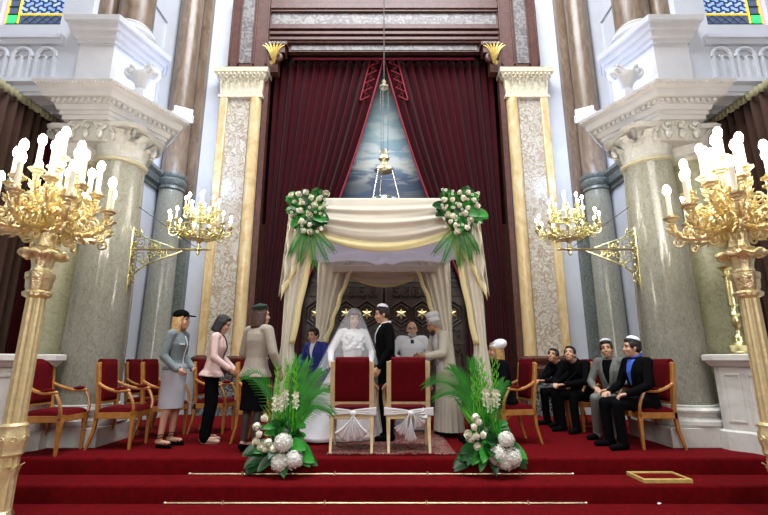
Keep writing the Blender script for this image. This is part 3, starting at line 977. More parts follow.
# ------------------------------------------------------------------ side aisle curtains
for sx, side in ((-1, 'left'), (1, 'right')):
    t = thing('aisle_curtain', 'dark brown pleated curtain hanging below the %s gallery' % side, 'curtain', (0, 0, 0))
    def fn(u, v):
        y = 4.9 + 2.6 * u
        return (sx * (5.40 - 0.10 * u + 0.05 * math.sin(u * 2 * PI * 18) + 0.012 * math.sin(u * 70)), y, 4.74 - 4.7 * v)
    G().grid(fn, 200, 8).build('pleated_cloth', 'browncurtain', t, solid=0.01, sharp=0)
    g = G()
    def fn2(u, v):
        y = 4.9 + 2.6 * u
        return (sx * (5.33 - 0.10 * u + 0.02 * math.sin(u * 2 * PI * 36)), y, 4.80 - (0.10 + 0.035 * abs(math.sin(u * PI * 24))) * v)
    g.grid(fn2, 200, 2)
    g.build('scalloped_pelmet', mat('olive_pelmet_cloth', (0.26, 0.24, 0.14), 0.8) if sx < 0 else bpy.data.materials['olive_pelmet_cloth'], t, solid=0.01, sharp=0)
    t = thing('red_drape', 'deep red drape hanging in the shadow of the %s aisle behind the candelabrum' % side, 'drape', (0, 0, 0))
    def fn3(u, v):
        return (sx * (4.80 + 0.5 * u), 6.9 + 0.04 * math.sin(u * 30) - 1.3 * u * 0.4, 4.6 - 4.58 * v)
    G().grid(fn3, 60, 6).build('drape_cloth', 'velvet', t, solid=0.01, sharp=0)
# ================================================================== LAMPS
M['goldbright'] = M['palegold']

def candle_part(parent, h, r, bulb_r, bulbmat, name='candle'):
    c = G().lathe([(r * 1.1, 0), (r, 0.01), (r * 0.95, h)], seg=10).build(name, 'candle', parent)
    b = G().ell((0, 0, h + bulb_r * 1.3), (bulb_r, bulb_r, bulb_r * 1.7), seg=10, rings=7).build('bulb', bulbmat, c)
    return c

def cup_mesh(r, s=1.0):
    g = G()
    g.lathe([(0.012 * s, -0.07 * s), (0.03 * s, -0.05 * s), (0.02 * s, -0.03 * s), (0.045 * s, -0.015 * s), (r * 0.7, -0.005 * s), (r, 0.008 * s), (r * 1.05, 0.02 * s), (r * 0.7, 0.012 * s), (0.03 * s, 0.015 * s), (0.034 * s, 0.05 * s), (0.026 * s, 0.055 * s)], seg=16,
            mod=lambda a, k: 1 + (0.07 * math.cos(8 * a) if k in (4, 5, 6) else 0))
    return g

def candelabrum(x, y, z0, label, seed):
    rr = random.Random(seed)
    t = thing('candelabrum', label, 'candelabrum', (x, y, z0))
    H = 1.0 - z0   # camera level above the base
    zs = 1.0 - z0
    # base and fluted shaft
    g = G()
    g.box((0, 0, 0.05), (0.30, 0.30, 0.10))
    g.lathe([(0.14, 0.10), (0.145, 0.13), (0.12, 0.16), (0.10, 0.20), (0.115, 0.24), (0.09, 0.28)], seg=20)
    g.build('foot', 'palegold', t, bevel=0.006)
    flute = lambda a, k: 1 - 0.10 * abs(math.sin(6 * a))
    g = G()
    g.lathe([(0.088, 0.26), (0.082, 1.25), (0.076, 2.08)], seg=72, mod=flute)
    g.build('fluted_shaft', 'shaftgilt', t)
    g = G()
    g.lathe([(0.088, 0.70), (0.105, 0.72), (0.10, 0.76), (0.112, 0.80), (0.115, 0.88), (0.10, 0.92), (0.108, 0.95), (0.088, 0.97)], seg=24, mod=lambda a, k: 1 + 0.04 * math.cos(10 * a))
    for k in range(8):
        a = 2 * PI * k / 8
        g.merge(leaf_pts(0.085, 0.03, 0.14, 0.07, 0.02, a), Matrix.Translation((0, 0, 0.50)))
        g.tube(scroll((0.112 * math.cos(a), 0.112 * math.sin(a), 0.84), 0.028, 0, 1.2, 1, 10, V((-math.sin(a), math.cos(a), 0))), 0.007, 5)
    g.build('ornamental_band', 'shaftgilt', t)
    # capital stack from z 2.08 to 2.62 (world 1.62 .. 2.12)
    g = G()
    g.lathe([(0.075, 2.05), (0.11, 2.07), (0.115, 2.10), (0.09, 2.12), (0.10, 2.15), (0.105, 2.22), (0.115, 2.25), (0.115, 2.28), (0.085, 2.30), (0.075, 2.34), (0.08, 2.44), (0.11, 2.50), (0.115, 2.52), (0.085, 2.54), (0.07, 2.60), (0.08, 2.66), (0.06, 2.70)], seg=28,
            mod=lambda a, k: 1 + 0.03 * math.cos(8 * a))
    for k in range(8):
        a = 2 * PI * k / 8
        g.merge(leaf_pts(0.08, 0.05, 0.17, 0.075, 0.035, a), Matrix.Translation((0, 0, 2.31)))
        g.merge(leaf_pts(0.095, 0.02, 0.10, 0.06, 0.015, a + 0.39), Matrix.Translation((0, 0, 2.14)))
    for k in range(4):
        a = PI / 4 + PI / 2 * k
        ax = V((math.cos(a), math.sin(a), 0))
        g.tube(scroll(ax * 0.135 + V((0, 0, 2.47)), 0.05, -2.0, 1.3, 1, 14, ax), 0.015, 6)
    # garland ring
    ring = []
    for k in range(49):
        a = 2 * PI * k / 48
        ring.append((0.165 * math.cos(a) * (1 + 0.06 * math.cos(8 * a)), 0.165 * math.sin(a) * (1 + 0.06 * math.cos(8 * a)), 2.46 + 0.015 * math.sin(8 * a)))
    g.tube(ring, [0.024 + 0.008 * math.sin(k * 1.7) for k in range(49)], 7)
    g.build('shaft_capital', 'gold', t)
    # central stem with leafy hub
    g = G()
    g.lathe([(0.06, 2.66), (0.11, 2.72), (0.14, 2.80), (0.12, 2.88), (0.06, 2.92), (0.045, 3.0), (0.08, 3.06), (0.085, 3.12), (0.04, 3.18), (0.03, 3.35), (0.05, 3.4), (0.02, 3.45)], seg=24, mod=lambda a, k: 1 + 0.08 * math.cos(6 * a))
    for k in range(10):
        a = 2 * PI * k / 10
        g.merge(leaf_pts(0.10, 0.10, 0.20, 0.09, 0.04, a), Matrix.Translation((0, 0, 2.68)))
        g.merge(leaf_pts(0.06, 0.08, 0.20, 0.07, 0.04, a + 0.3), Matrix.Translation((0, 0, 2.92)))
        ax = V((math.cos(a), math.sin(a), 0))
        g.tube(scroll(ax * 0.20 + V((0, 0, 2.76)), 0.07, PI, 1.4, -1, 16, ax), 0.013, 5)
    g.build('leafy_hub', 'gold', t)

    def arm(rad, z_cup, z_root, chh, name='arm'):
        """arm running along +X"""
        g = G()
        pts = bez((0.05, 0, z_root), (rad * 0.45, 0, z_root - 0.16), (rad * 1.08, 0, z_root - 0.10), (rad, 0, z_cup - 0.05), 14)
        g.tube(pts, [0.030 - 0.012 * i / 14 + 0.006 * math.sin(i * 1.9) for i in range(15)], 8)
        p = pts[7]
        g.tube(scroll(p + V((-0.01, 0, 0.075)), 0.075, -PI / 2, 1.5, 1, 18), 0.013, 6)
        g.tube(scroll(p + V((0.10, 0, -0.03)), 0.055, PI / 2, 1.3, -1, 16), 0.011, 6)
        g.tube(scroll(pts[3] + V((0, 0, -0.06)), 0.06, PI / 2, 1.4, 1, 16), 0.012, 6)
        g.tube(scroll(pts[4] + V((0, 0, 0.08)), 0.05, -PI / 2, 1.2, -1, 14), 0.011, 6)
        for i in (3, 5, 7, 9, 11, 12):
            p = pts[i]
            tdir = (pts[i + 1] - pts[i - 1]).normalized()
            for s2 in (-1, 1):
                q = p + V((0, s2 * 0.05, 0.0)) + tdir * 0.06 + V((0, 0, 0.03 * s2))
                g.tube([p, p + (q - p) * 0.55 + V((0, 0, 0.012)), q], [0.012, 0.018, 0.004], 5, flat=0.6)
            nrm = V((-tdir.z, 0, tdir.x))
            g.tube([p, p + nrm * 0.03 + tdir * 0.03, p + nrm * 0.05 + tdir * 0.07], [0.016, 0.018, 0.003], 5)
            g.tube([p, p - nrm * 0.03 + tdir * 0.03, p - nrm * 0.045 + tdir * 0.06], [0.014, 0.016, 0.003], 5)
        a = g.build(name, 'gold', t)
        c = cup_mesh(0.068).build('drip_pan', 'palegold', a, loc=(rad, 0, z_cup))
        cd = candle_part(a, chh, 0.024, 0.036, 'bulb')
        cd.location = (rad, 0, z_cup + 0.04)
        return a

    tiers = ((0.50, 2.90, 2.76, 0.23, 8, 0.15), (0.34, 3.10, 2.92, 0.24, 8, 0.45), (0.17, 3.26, 3.06, 0.24, 5, 0.1))
    for rad, zc, zr, ch, n, off in tiers:
        a0 = arm(rad, zc, zr, ch)
        tr = tree(a0)
        a0.rotation_euler.z = off
        for k in range(1, n):
            copy_part(tr, t, rotz=off + 2 * PI * k / n + rr.uniform(-0.07, 0.07))
    c = cup_mesh(0.07).build('top_pan', 'palegold', t, loc=(0, 0, 3.44))
    cd = candle_part(t, 0.22, 0.026, 0.038, 'bulb', 'top_candle')
    cd.location = (0, 0, 3.46)
    l = light('candelabrum_glow', 'POINT', (x, y, z0 + 3.85), 22, (1.0, 0.83, 0.55), 0.30)
    return t

candelabrum(-3.20, 4.05, -0.495, 'tall gilded candelabrum with electric candles at the left end of the steps', 3)
candelabrum(3.36, 4.05, -0.495, 'tall gilded candelabrum with electric candles at the right end of the steps', 5)

def bracket_lamp(sx, label):
    """crown lamp on a filigree bracket reaching out from the column toward the ark"""
    X = sx * 2.58
    Y = 5.95
    t = thing('bracket_chandelier', label, 'chandelier', (X, Y, 0))
    s = sx   # bracket runs toward +s in local x
    L = 0.93
    zb = 2.50
    g = G()
    g.tube([(-0.14 * s, 0, zb), (0, 0, zb), (L, 0, zb)] if s > 0 else [(0.14, 0, zb), (0, 0, zb), (-L, 0, zb)], 0.016, 8)
    g.ell((-0.15 * s, 0, zb), (0.03, 0.018, 0.018))
    g.ell((0, 0, zb), (0.04, 0.04, 0.03))
    g.tube([(s * L, 0, zb + 0.32), (s * (L + 0.01), 0, zb), (s * L, 0, zb - 0.50), (s * (L - 0.01), 0, zb - 0.62)], [0.012, 0.02, 0.02, 0.01], 8)
    g.build('bracket_bar', 'brass', t)
    g = G()
    ax = V((s, 0, 0))
    # filigree: big lower curve and scrolls above and below the bar
    g.tube(bez((s * (L - 0.02), 0, zb - 0.50), (s * (L - 0.05), 0, zb - 0.22), (s * 0.52, 0, zb - 0.16), (s * 0.22, 0, zb - 0.02), 14), 0.013, 6)
    for (cx, cz, r, a0, tu, sg) in ((0.80, -0.12, 0.085, 0, 1.5, 1), (0.66, -0.09, 0.06, PI, 1.4, -1), (0.84, -0.28, 0.07, 1, 1.5, -1), (0.54, -0.06, 0.05, 0, 1.4, 1), (0.45, -0.05, 0.04, 2, 1.2, -1),
                                    (0.80, 0.10, 0.08, 0, 1.5, -1), (0.86, 0.23, 0.06, 2, 1.4, 1), (0.66, 0.07, 0.05, PI, 1.3, 1), (0.56, 0.05, 0.035, 0, 1.3, -1), (0.87, -0.40, 0.05, 0, 1.3, 1), (0.72, -0.20, 0.05, 0.5, 1.2, 1), (0.90, 0.06, 0.05, 0.2, 1.3, 1), (0.92, -0.06, 0.05, 3.2, 1.3, -1)):
        g.tube(scroll((s * cx, 0, zb + cz), r, a0, tu, sg, 20, ax), 0.0095, 6)
        for q in range(3):
            a = a0 + q * 2.1
            p = V((s * cx, 0, zb + cz)) + ax * r * math.cos(a) + V((0, 0, 1)) * r * math.sin(a)
            g.ell(p, (0.018, 0.012, 0.018), seg=7, rings=5)
    g.tube(bez((s * (L - 0.02), 0, zb + 0.30), (s * (L - 0.08), 0, zb + 0.16), (s * 0.6, 0, zb + 0.13), (s * 0.34, 0, zb + 0.02), 12), 0.010, 6)
    g.build('filigree', 'brass', t)
    g = G()
    g.tube([(s * 0.05, 0, zb + 0.04), (s * 0.90, 0, zb + 0.62)], 0.006, 5)
    g.build('stay_rod', 'iron', t)
    # crown lamp body
    g = G()
    g.lathe([(0.012, zb - 0.09), (0.028, zb - 0.04), (0.016, zb - 0.01), (0.035, zb + 0.03), (0.02, zb + 0.08), (0.045, zb + 0.13), (0.06, zb + 0.16), (0.02, zb + 0.19), (0.02, zb + 0.56), (0.05, zb + 0.60), (0.012, zb + 0.72)], seg=18)
    g.build('lamp_stem', 'brass', t)
    g = G()
    zl = zb + 0.27   # basket rim
    for k in range(16):
        a = 2 * PI * k / 16
        ax2 = V((math.cos(a), math.sin(a), 0))
        g.tube([ax2 * 0.04 + V((0, 0, zb + 0.15)), ax2 * 0.16 + V((0, 0, zb + 0.16)), ax2 * 0.27 + V((0, 0, zb + 0.21)), ax2 * 0.33 + V((0, 0, zl + 0.02))], 0.008, 5)
        g.tube(scroll(ax2 * 0.22 + V((0, 0, zb + 0.22)), 0.05, -1, 1.4, 1 if k % 2 else -1, 14, ax2), 0.008, 5)
        tn = V((-math.sin(a), math.cos(a), 0))
        g.tube(scroll(ax2 * 0.31 + V((0, 0, zb + 0.25)), 0.045, -1, 1.3, 1 if k % 2 else -1, 12, tn), 0.008, 5)
        g.tube(scroll(ax2 * 0.19 + V((0, 0, zb + 0.19)), 0.045, 1, 1.3, -1 if k % 2 else 1, 12, tn), 0.008, 5)
    for r, z in ((0.33, zl + 0.02), (0.27, zb + 0.205), (0.16, zb + 0.16)):
        g.tube([(r * math.cos(2 * PI * k / 36), r * math.sin(2 * PI * k / 36), z) for k in range(37)], 0.009, 5)
    for r, z in ((0.17, zb + 0.46), (0.19, zb + 0.52), (0.12, zb + 0.42)):
        g.tube([(r * math.cos(2 * PI * k / 30), r * math.sin(2 * PI * k / 30), z) for k in range(31)], 0.009, 5)
    for k in range(10):
        a = 2 * PI * k / 10
        ax2 = V((math.cos(a), math.sin(a), 0))
        g.tube([ax2 * 0.02 + V((0, 0, zb + 0.38)), ax2 * 0.12 + V((0, 0, zb + 0.41)), ax2 * 0.19 + V((0, 0, zb + 0.52))], 0.007, 5)
        tn = V((-math.sin(a), math.cos(a), 0))
        g.tube(scroll(ax2 * 0.185 + V((0, 0, zb + 0.50)), 0.045, -1, 1.3, 1 if k % 2 else -1, 12, tn), 0.008, 5)
    g.build('filigree_basket', 'brass', t)
    def arm2(rad, z0_, z1_, h, r0_):
        g = G()
        pts = bez((r0_, 0, z0_), (rad * 0.8, 0, z0_ - 0.10), (rad * 1.1, 0, z0_ - 0.06), (rad, 0, z1_), 10)
        g.tube(pts, 0.008, 6)
        g.tube(scroll(pts[5] + V((0, 0, 0.035)), 0.035, -PI / 2, 1.3, 1, 12), 0.006, 5)
        a = g.build('arm', 'brass', t)
        cup_mesh(0.034, 0.6).build('drip_pan', 'brass', a, loc=(rad, 0, z1_ + 0.02))
        c = candle_part(a, h, 0.012, 0.019, 'bulbs')
        c.location = (rad, 0, z1_ + 0.045)
        return a
    for rad, z0_, z1_, h, n, r0_, off in ((0.41, zb + 0.25, zb + 0.29, 0.11, 12, 0.28, 0.1), (0.22, zb + 0.50, zb + 0.55, 0.11, 8, 0.15, 0.3)):
        a0 = arm2(rad, z0_, z1_, h, r0_)
        tr = tree(a0)
        a0.rotation_euler.z = off
        for k in range(1, n):
            copy_part(tr, t, rotz=off + 2 * PI * k / n)
    c = candle_part(t, 0.12, 0.012, 0.014, 'bulbs', 'top_candle')
    c.location = (0, 0, zb + 0.72)
    light('chandelier_glow', 'POINT', (X, Y, zb + 0.95), 7, (1.0, 0.88, 0.62), 0.2)

bracket_lamp(-1, 'gilt filigree crown lamp on an openwork bracket, above the woman in the black cap')
bracket_lamp(1, 'gilt filigree crown lamp on an openwork bracket, above the seated men')

# brass candlesticks on the dado piers
def candlestick(sx):
    if sx < 0:
        t = thing('brass_stand', 'short domed brass stand on the left marble dado pier', 'stand', (-4.62, 5.05, 1.071))
        G().lathe([(0.11, 0), (0.11, 0.02), (0.09, 0.04), (0.10, 0.07), (0.05, 0.10), (0.035, 0.14), (0.05, 0.17), (0.01, 0.20)], seg=24).build('domed_base', 'brass', t)
        return
    t = thing('brass_candlestick', 'tall polished brass candlestick standing on the %s marble dado pier' % ('left' if sx < 0 else 'right'), 'candlestick', (sx * 4.22, 5.33, 1.071))
    G().lathe([(0.12, 0), (0.12, 0.02), (0.11, 0.03), (0.12, 0.09), (0.13, 0.10), (0.10, 0.12), (0.075, 0.14), (0.07, 0.20)], seg=28).build('base', 'brass', t)
    G().lathe([(0.06, 0.20), (0.035, 0.24), (0.03, 0.30), (0.05, 0.34), (0.055, 0.40), (0.04, 0.44), (0.065, 0.47), (0.045, 0.50), (0.04, 0.56), (0.06, 0.58), (0.055, 0.60), (0.055, 0.92), (0.075, 0.94), (0.05, 0.96), (0.05, 1.0), (0.09, 1.03), (0.095, 1.05), (0.03, 1.06)], seg=28).build('stem', 'brass', t)
candlestick(-1)
candlestick(1)

# floodlights at the far corners of the cornices
for sx in (-1, 1):
    t = thing('floodlight', 'small white floodlight glowing bluish at the far corner of the %s cornice' % ('left' if sx < 0 else 'right'), 'floodlight', (sx * 3.24, 6.42, 4.70), rotz=-sx * 0.5)
    G().b(-0.03, 0.03, -0.03, 0.03, 0, 0.06).b(-0.16, 0.16, -0.012, 0.012, 0.05, 0.07).b(-0.16, -0.145, -0.012, 0.012, 0.05, 0.18).b(0.145, 0.16, -0.012, 0.012, 0.05, 0.18).build('yoke', 'white', t)
    G().box((0, 0, 0.17), (0.28, 0.12, 0.20), (0.5, 0, 0)).build('housing', 'white', t, bevel=0.01)
    G().box((0, 0.062, 0.195), (0.24, 0.012, 0.16), (0.5, 0, 0)).build('lamp_glass', mat('floodlight_glass', (1, 1, 1), 0.3, emit=(0.75, 0.85, 1.0), estr=14), t)
    light('floodlight_beam', 'POINT', (sx * 3.16, 6.10, 5.05), 22, (0.40, 0.55, 1.0), 0.12)
    light('side_wall_fill', 'POINT', (sx * 3.75, 7.55, 4.9), 32, (0.55, 0.70, 1.0), 0.25)  # added fill lamp without a fixture, brightens the white side walls

# ------------------------------------------------------------------ hanging eternal light
t = thing('hanging_lamp', 'silver eternal lamp hanging on a long cord in front of the painted sky', 'lamp', (0.0, 7.85, 0))
g = G()
g.tube([(0, 0, 6.35), (0, 0, 10.2)], 0.011, 6)
g.build('cord', 'iron', t)
g = G()
g.lathe([(0.02, 6.30), (0.09, 6.31), (0.10, 6.34), (0.03, 6.40), (0.05, 6.45), (0.01, 6.5)], seg=16)
g.build('chain_ring', 'palegold', t)
g = G()
for k in range(3):
    a = 2 * PI * k / 3 + 0.3
    ca, sa = math.cos(a), math.sin(a)
    g.tube([(0.09 * ca, 0.09 * sa, 6.32), (0.075 * ca, 0.075 * sa, 4.78)], 0.007, 5)
g.build('chains', 'steel', t)
g = G()
g.lathe([(0.04, 4.86), (0.09, 4.80), (0.10, 4.76), (0.05, 4.73), (0.06, 4.66), (0.13, 4.60), (0.17, 4.56), (0.175, 4.52), (0.12, 4.50)], seg=24, mod=lambda a, k: 1 + 0.08 * math.cos(8 * a))
for k in range(8):
    a = 2 * PI * k / 8
    g.tube([(0.05 * math.cos(a), 0.05 * math.sin(a), 4.84), (0.08 * math.cos(a), 0.08 * math.sin(a), 4.92), (0.03 * math.cos(a), 0.03 * math.sin(a), 4.97)], 0.008, 5)
g.build('crown', 'palegold', t)
g = G()
for k in range(3):
    a = 2 * PI * k / 3 - 0.2
    ca, sa = math.cos(a), math.sin(a)
    for j in range(16):
        f = j / 15
        r = 0.16 + 0.14 * f
        g.ell((r * ca, r * sa, 4.52 - 0.62 * f), (0.018, 0.018, 0.026), seg=6, rings=4)
g.build('lower_chains', 'steel', t)
g = G()
g.lathe([(0.02, 3.50), (0.05, 3.54), (0.03, 3.58), (0.14, 3.66), (0.26, 3.76), (0.31, 3.88), (0.30, 3.92), (0.22, 3.86), (0.1, 3.8)], seg=28)
g.build('lamp_bowl', 'steel', t)

# ================================================================== CHUPPAH
FX, FY, FZ = 1.27, 5.75, 3.17     # half width, front depth, height
BX, BY, BZ = 1.05, 7.30, 3.10
ch = thing('wedding_canopy', 'cream cloth wedding canopy with swags and yellow satin edging over the couple', 'canopy', (0, 0, 0))
for sx in (-1, 1):
    G().lathe([(0.09, 0), (0.09, 0.02), (0.022, 0.03), (0.022, FZ - 0.02)], (sx * (FX - 0.06), FY + 0.05, 0), 14).build('front_post', 'white', ch)
    G().lathe([(0.09, 0), (0.09, 0.02), (0.022, 0.03), (0.022, BZ - 0.02)], (sx * (BX - 0.03), BY, 0), 14).build('rear_post', 'white', ch)
g = G()
g.tube([(-FX + 0.02, FY + 0.04, FZ - 0.04), (FX - 0.02, FY + 0.04, FZ - 0.04)], 0.022, 8)
g.tube([(-BX, BY, BZ - 0.04), (BX, BY, BZ - 0.04)], 0.022, 8)
for sx in (-1, 1):
    g.tube([(sx * (FX - 0.06), FY + 0.04, FZ - 0.04), (sx * (BX - 0.02), BY, BZ - 0.04)], 0.022, 8)
g.build('top_rails', 'white', ch)

def wave(x, seed=0.0):
    return math.sin(x + seed) * 0.6 + math.sin(2.3 * x + 1.3 * seed) * 0.3 + math.sin(4.1 * x + seed * 2) * 0.15

# roof cloth
def fn(u, v):
    w = FX + (BX - FX) * v
    sag = 0.10 * math.sin(PI * u) * math.sin(PI * v)
    return ((u * 2 - 1) * w, FY + (BY - FY) * v, FZ + (BZ - FZ) * v - sag)
G().grid(fn, 24, 16).build('roof_cloth', 'sheer', ch, solid=0.008, sharp=0)
# front swag: lower edge hangs in a curve
def low(u):
    return 2.86 - 0.43 * math.sin(PI * u) ** 0.8
def fswag(u, v):
    zb = low(u)
    z = FZ - (FZ - zb) * v
    fold = (0.013 * math.sin(26 * v + 1.5 * math.sin(3 * u)) + 0.006 * math.sin(47 * v + 5 * u)) * min(1, v * 2.5) * (0.25 + 0.75 * math.sin(PI * u) ** 0.5)
    return ((u * 2 - 1) * (FX - 0.0), FY - 0.015 - 0.05 * math.sin(PI * v) - fold, z)
G().grid(fswag, 60, 40).build('front_swag', 'cream', ch, solid=0.006, sharp=0)
g = G()
def fedge(u, v):
    vv = 1.0 - 0.15 * (1 - v)
    p = fswag(u, vv)
    return (p[0], p[1] - 0.016 - 0.004 * math.sin(u * 90) * v, p[2] - 0.02 * v)
g.grid(fedge, 90, 8)
g.build('front_satin_edge', 'creamtrim', ch, solid=0.005, sharp=0)
# gathered lilac-grey under cloth seen below the roof
def funder(u, v):
    x = (u * 2 - 1) * (1.16 - 0.1 * v)
    dip = 0.30 * math.sin(PI * v) * (0.4 + 0.6 * abs(u * 2 - 1))
    pinch = math.exp(-((u - 0.5) / 0.10) ** 2)
    z = 2.84 - 0.20 * v - dip * 0.6 + 0.03 * math.sin(20 * v + 3 * math.cos(PI * (u - 0.5))) - 0.06 * pinch
    y = FY + 0.12 + (BY - FY - 0.16) * v
    return (x, y, z + 0.035 * math.sin(u * 40) * pinch)
G().grid(funder, 60, 40).build('gathered_under_cloth', 'lilac', ch, solid=0.006, sharp=0)
# rear valance beam and swag
def fback(u, v):
    return ((u * 2 - 1) * BX, BY - 0.03 - 0.012 * math.sin(v * 9), BZ - (BZ - 2.46) * v)
G().grid(fback, 20, 16).build('rear_valance', 'cream', ch, solid=0.008, sharp=0)
G().b(-0.86, 0.86, BY - 0.22, BY - 0.10, 2.40, 2.53).build('rear_cloth_beam', 'cream', ch, bevel=0.02)
def fbs(u, v):
    zz = 2.50 - (0.02 + 0.27 * math.sin(PI * u)) * v
    return ((u * 2 - 1) * 0.78, BY + 0.02 + 0.02 * math.sin(14 * v), zz)
G().grid(fbs, 40, 14).build('rear_swag', 'cream', ch, solid=0.006, sharp=0)
def fbe(u, v):
    p = fbs(u, 1.0)
    return (p[0], p[1] - 0.015, p[2] + 0.03 - 0.05 * v)
G().grid(fbe, 40, 2).build('rear_satin_edge', 'creamtrim', ch, solid=0.004, sharp=0)

def drape_leg(sx, x_out, x_in, x_tie, y, ztop, ztie, w_tie, w_bot, name, matn, edge=None, yb=0.0, seed=0.0, zbot=0.03, bulge=0.07):
    """drape gathered at a tie: wide at the top, narrow at ztie, flaring to the floor"""
    def fn(u, v):
        # closed tube cross-section, u around
        a = 2 * PI * u
        z = ztop + (zbot - ztop) * v
        if z > ztie:
            f = (ztop - z) / (ztop - ztie)
            f2 = f ** 0.75
            xo = x_out + (x_tie + w_tie / 2 - x_out) * f2
            xi = x_in + (x_tie - w_tie / 2 - x_in) * f2
        else:
            f = (ztie - z) / (ztie - zbot)
            f2 = min(1, f * 1.6) ** 0.7
            xo = x_tie + w_tie / 2 + (w_bot - w_tie) / 2 * f2
            xi = x_tie - w_tie / 2 - (w_bot - w_tie) / 2 * f2
        hw = (xo - xi) / 2
        cx = (xo + xi) / 2
        dep = 0.05 + 0.25 * hw
        k = 1 + 0.10 * math.sin(7 * a + seed) + 0.06 * math.sin(12 * a + 2 * v + seed)
        return (sx * (cx + hw * math.cos(a) * (1 + 0.04 * math.sin(9 * a))), y + yb * v + dep * math.sin(a) * k + 0.02 * math.sin(a * 11 + seed), z)
    return G().grid(fn, 72, 40).build(name, matn, ch, solid=0.004, sharp=0)

for sx in (-1, 1):
    drape_leg(sx, 1.27, 0.80, 1.24, FY + 0.02, FZ - 0.02, 1.15, 0.15, 0.30, 'front_drape', 'cream', seed=sx)
    drape_leg(sx, BX + 0.05, 0.55, 1.02, BY - 0.05, 2.62, 1.25, 0.17, 0.30, 'rear_drape', 'cream', seed=2 * sx)
    # side cloth over the canopy flank
    def fs(u, v, sx=sx):
        x = FX + 0.01 + (BX - FX) * u
        zz = FZ - (0.55 + 0.9 * (1 - u) ** 2 * 0.9) * v
        return (sx * (x + 0.10 * v * (1 - u) + 0.02 * math.sin(18 * u) * v), FY + (BY - FY) * u, zz)
    G().grid(fs, 40, 16).build('side_valance', 'cream', ch, solid=0.005, sharp=0)
    # jabot: zigzag tail with satin edge at the outer front corner
    def fj(u, v, sx=sx):
        x = 1.27 - 0.28 * u + 0.06 * v * (1 - u)
        tail = 0.60 + 0.62 * (1 - u) ** 1.3
        return (sx * (x + 0.015 * math.sin(22 * v)), FY - 0.06 - 0.03 * math.sin(u * 3 * PI * 2), 3.02 - tail * v)
    G().grid(fj, 30, 20).build('corner_jabot', 'cream', ch, solid=0.005, sharp=0)
    g = G()
    pts = [V(fj(k / 16, 1.0)) + V((0, -0.012, 0)) for k in range(17)]
    def fje(u, v, pts=pts):
        i = min(15, int(u * 16)); f = u * 16 - i
        p = pts[i] * (1 - f) + pts[i + 1] * f
        return (p.x, p.y - 0.01, p.z + 0.07 - 0.12 * v)
    g.grid(fje, 32, 3)
    # long satin edge running down the inner side of the front drape
    def fle(u, v, sx=sx):
        z = 2.85 - 1.65 * u
        f = ((2.85 - z) / 1.7) ** 0.8
        x = 0.84 + 0.33 * f
        return (sx * (x + 0.075 * (v - 0.5) + 0.005 * math.sin(20 * u)), FY - 0.11 + 0.04 * u, z)
    g.grid(fle, 30, 2)
    g.build('satin_edging', 'creamtrim', ch, solid=0.004, sharp=0)
    def fl2(u, v, sx=sx):
        z = 2.42 - 1.15 * u
        x = 0.52 + 0.40 * u ** 0.8 + 0.010 * math.sin(22 * u)
        return (sx * (x + 0.07 * (v - 0.5)), BY - 0.28 + 0.12 * u, z)
    G().grid(fl2, 30, 2).build('rear_satin_edging', 'creamtrim', ch, solid=0.004, sharp=0)

# ================================================================== FLOWERS
def rose_mesh(r=0.045, petals=14, seed=1):
    rr = random.Random(seed)
    g = G()
    g.ell((0, 0, 0), (r * 0.55, r * 0.55, r * 0.6), seg=8, rings=6)
    for k in range(petals):
        a0 = k * 2.4
        f = k / petals
        rad = r * (0.42 + 0.55 * f)
        op = 0.15 + 0.75 * f
        def fn(u, v):
            a = a0 + (u - 0.5) * 1.7
            rr_ = rad * (0.75 + op * 0.45 * v ** 2)
            z = -r * 0.5 + r * (1.35 - 0.55 * f) * v * (1 - 0.15 * (2 * u - 1) ** 2)
            return (rr_ * math.cos(a), rr_ * math.sin(a), z)
        g.grid(fn, 4, 3)
    return g

def hydrangea_mesh(R0=0.11, seed=2):
    rr = random.Random(seed)
    g = G()
    g.ell((0, 0, 0), (R0 * 0.86, R0 * 0.86, R0 * 0.8), seg=14, rings=9)
    n = 90
    for k in range(n):
        z = 1 - 1.8 * (k + 0.5) / n
        a = k * 2.39996
        s = math.sqrt(max(0, 1 - z * z))
        d = (V((s * math.cos(a), s * math.sin(a), z)) + V((rr.uniform(-.13, .13), rr.uniform(-.13, .13), rr.uniform(-.13, .13)))).normalized()
        c = d * R0 * rr.uniform(0.84, 1.03)
        q = d.to_track_quat('Z', 'Y')
        rz = rr.uniform(0, PI)
        for j in range(4):
            b = rz + j * PI / 2
            e = q @ V((math.cos(b), math.sin(b), 0.15))
            f = q @ V((-math.sin(b), math.cos(b), 0))
            L = R0 * rr.uniform(0.13, 0.22)
            g.add([c, c + e * L + f * L * 0.6, c + e * L * 1.5, c + e * L - f * L * 0.6], [(0, 1, 2, 3)], True)
    return g

def blade(pts, w, matn=None, fold=0.25, nrm=None):
    """leaf blade along pts; w(v) gives half width"""
    pts = [V(p) for p in pts]
    n = len(pts) - 1
    g = G()
    vs_ = []
    up0 = V(nrm) if nrm is not None else None
    for i, p in enumerate(pts):
        t = (pts[min(i + 1, n)] - pts[max(i - 1, 0)]).normalized()
        up = up0 if up0 is not None else V((0, 0, 1))
        s = t.cross(up)
        if s.length < 1e-3:
            s = t.orthogonal()
        s.normalize()
        nn = s.cross(t)
        ww = w(i / n)
        vs_ += [p - s * ww + nn * ww * fold, p, p + s * ww + nn * ww * fold]
    fs = []
    for i in range(n):
        a = i * 3
        fs += [(a, a + 1, a + 4, a + 3), (a + 1, a + 2, a + 5, a + 4)]
    g.add(vs_, fs)
    return g

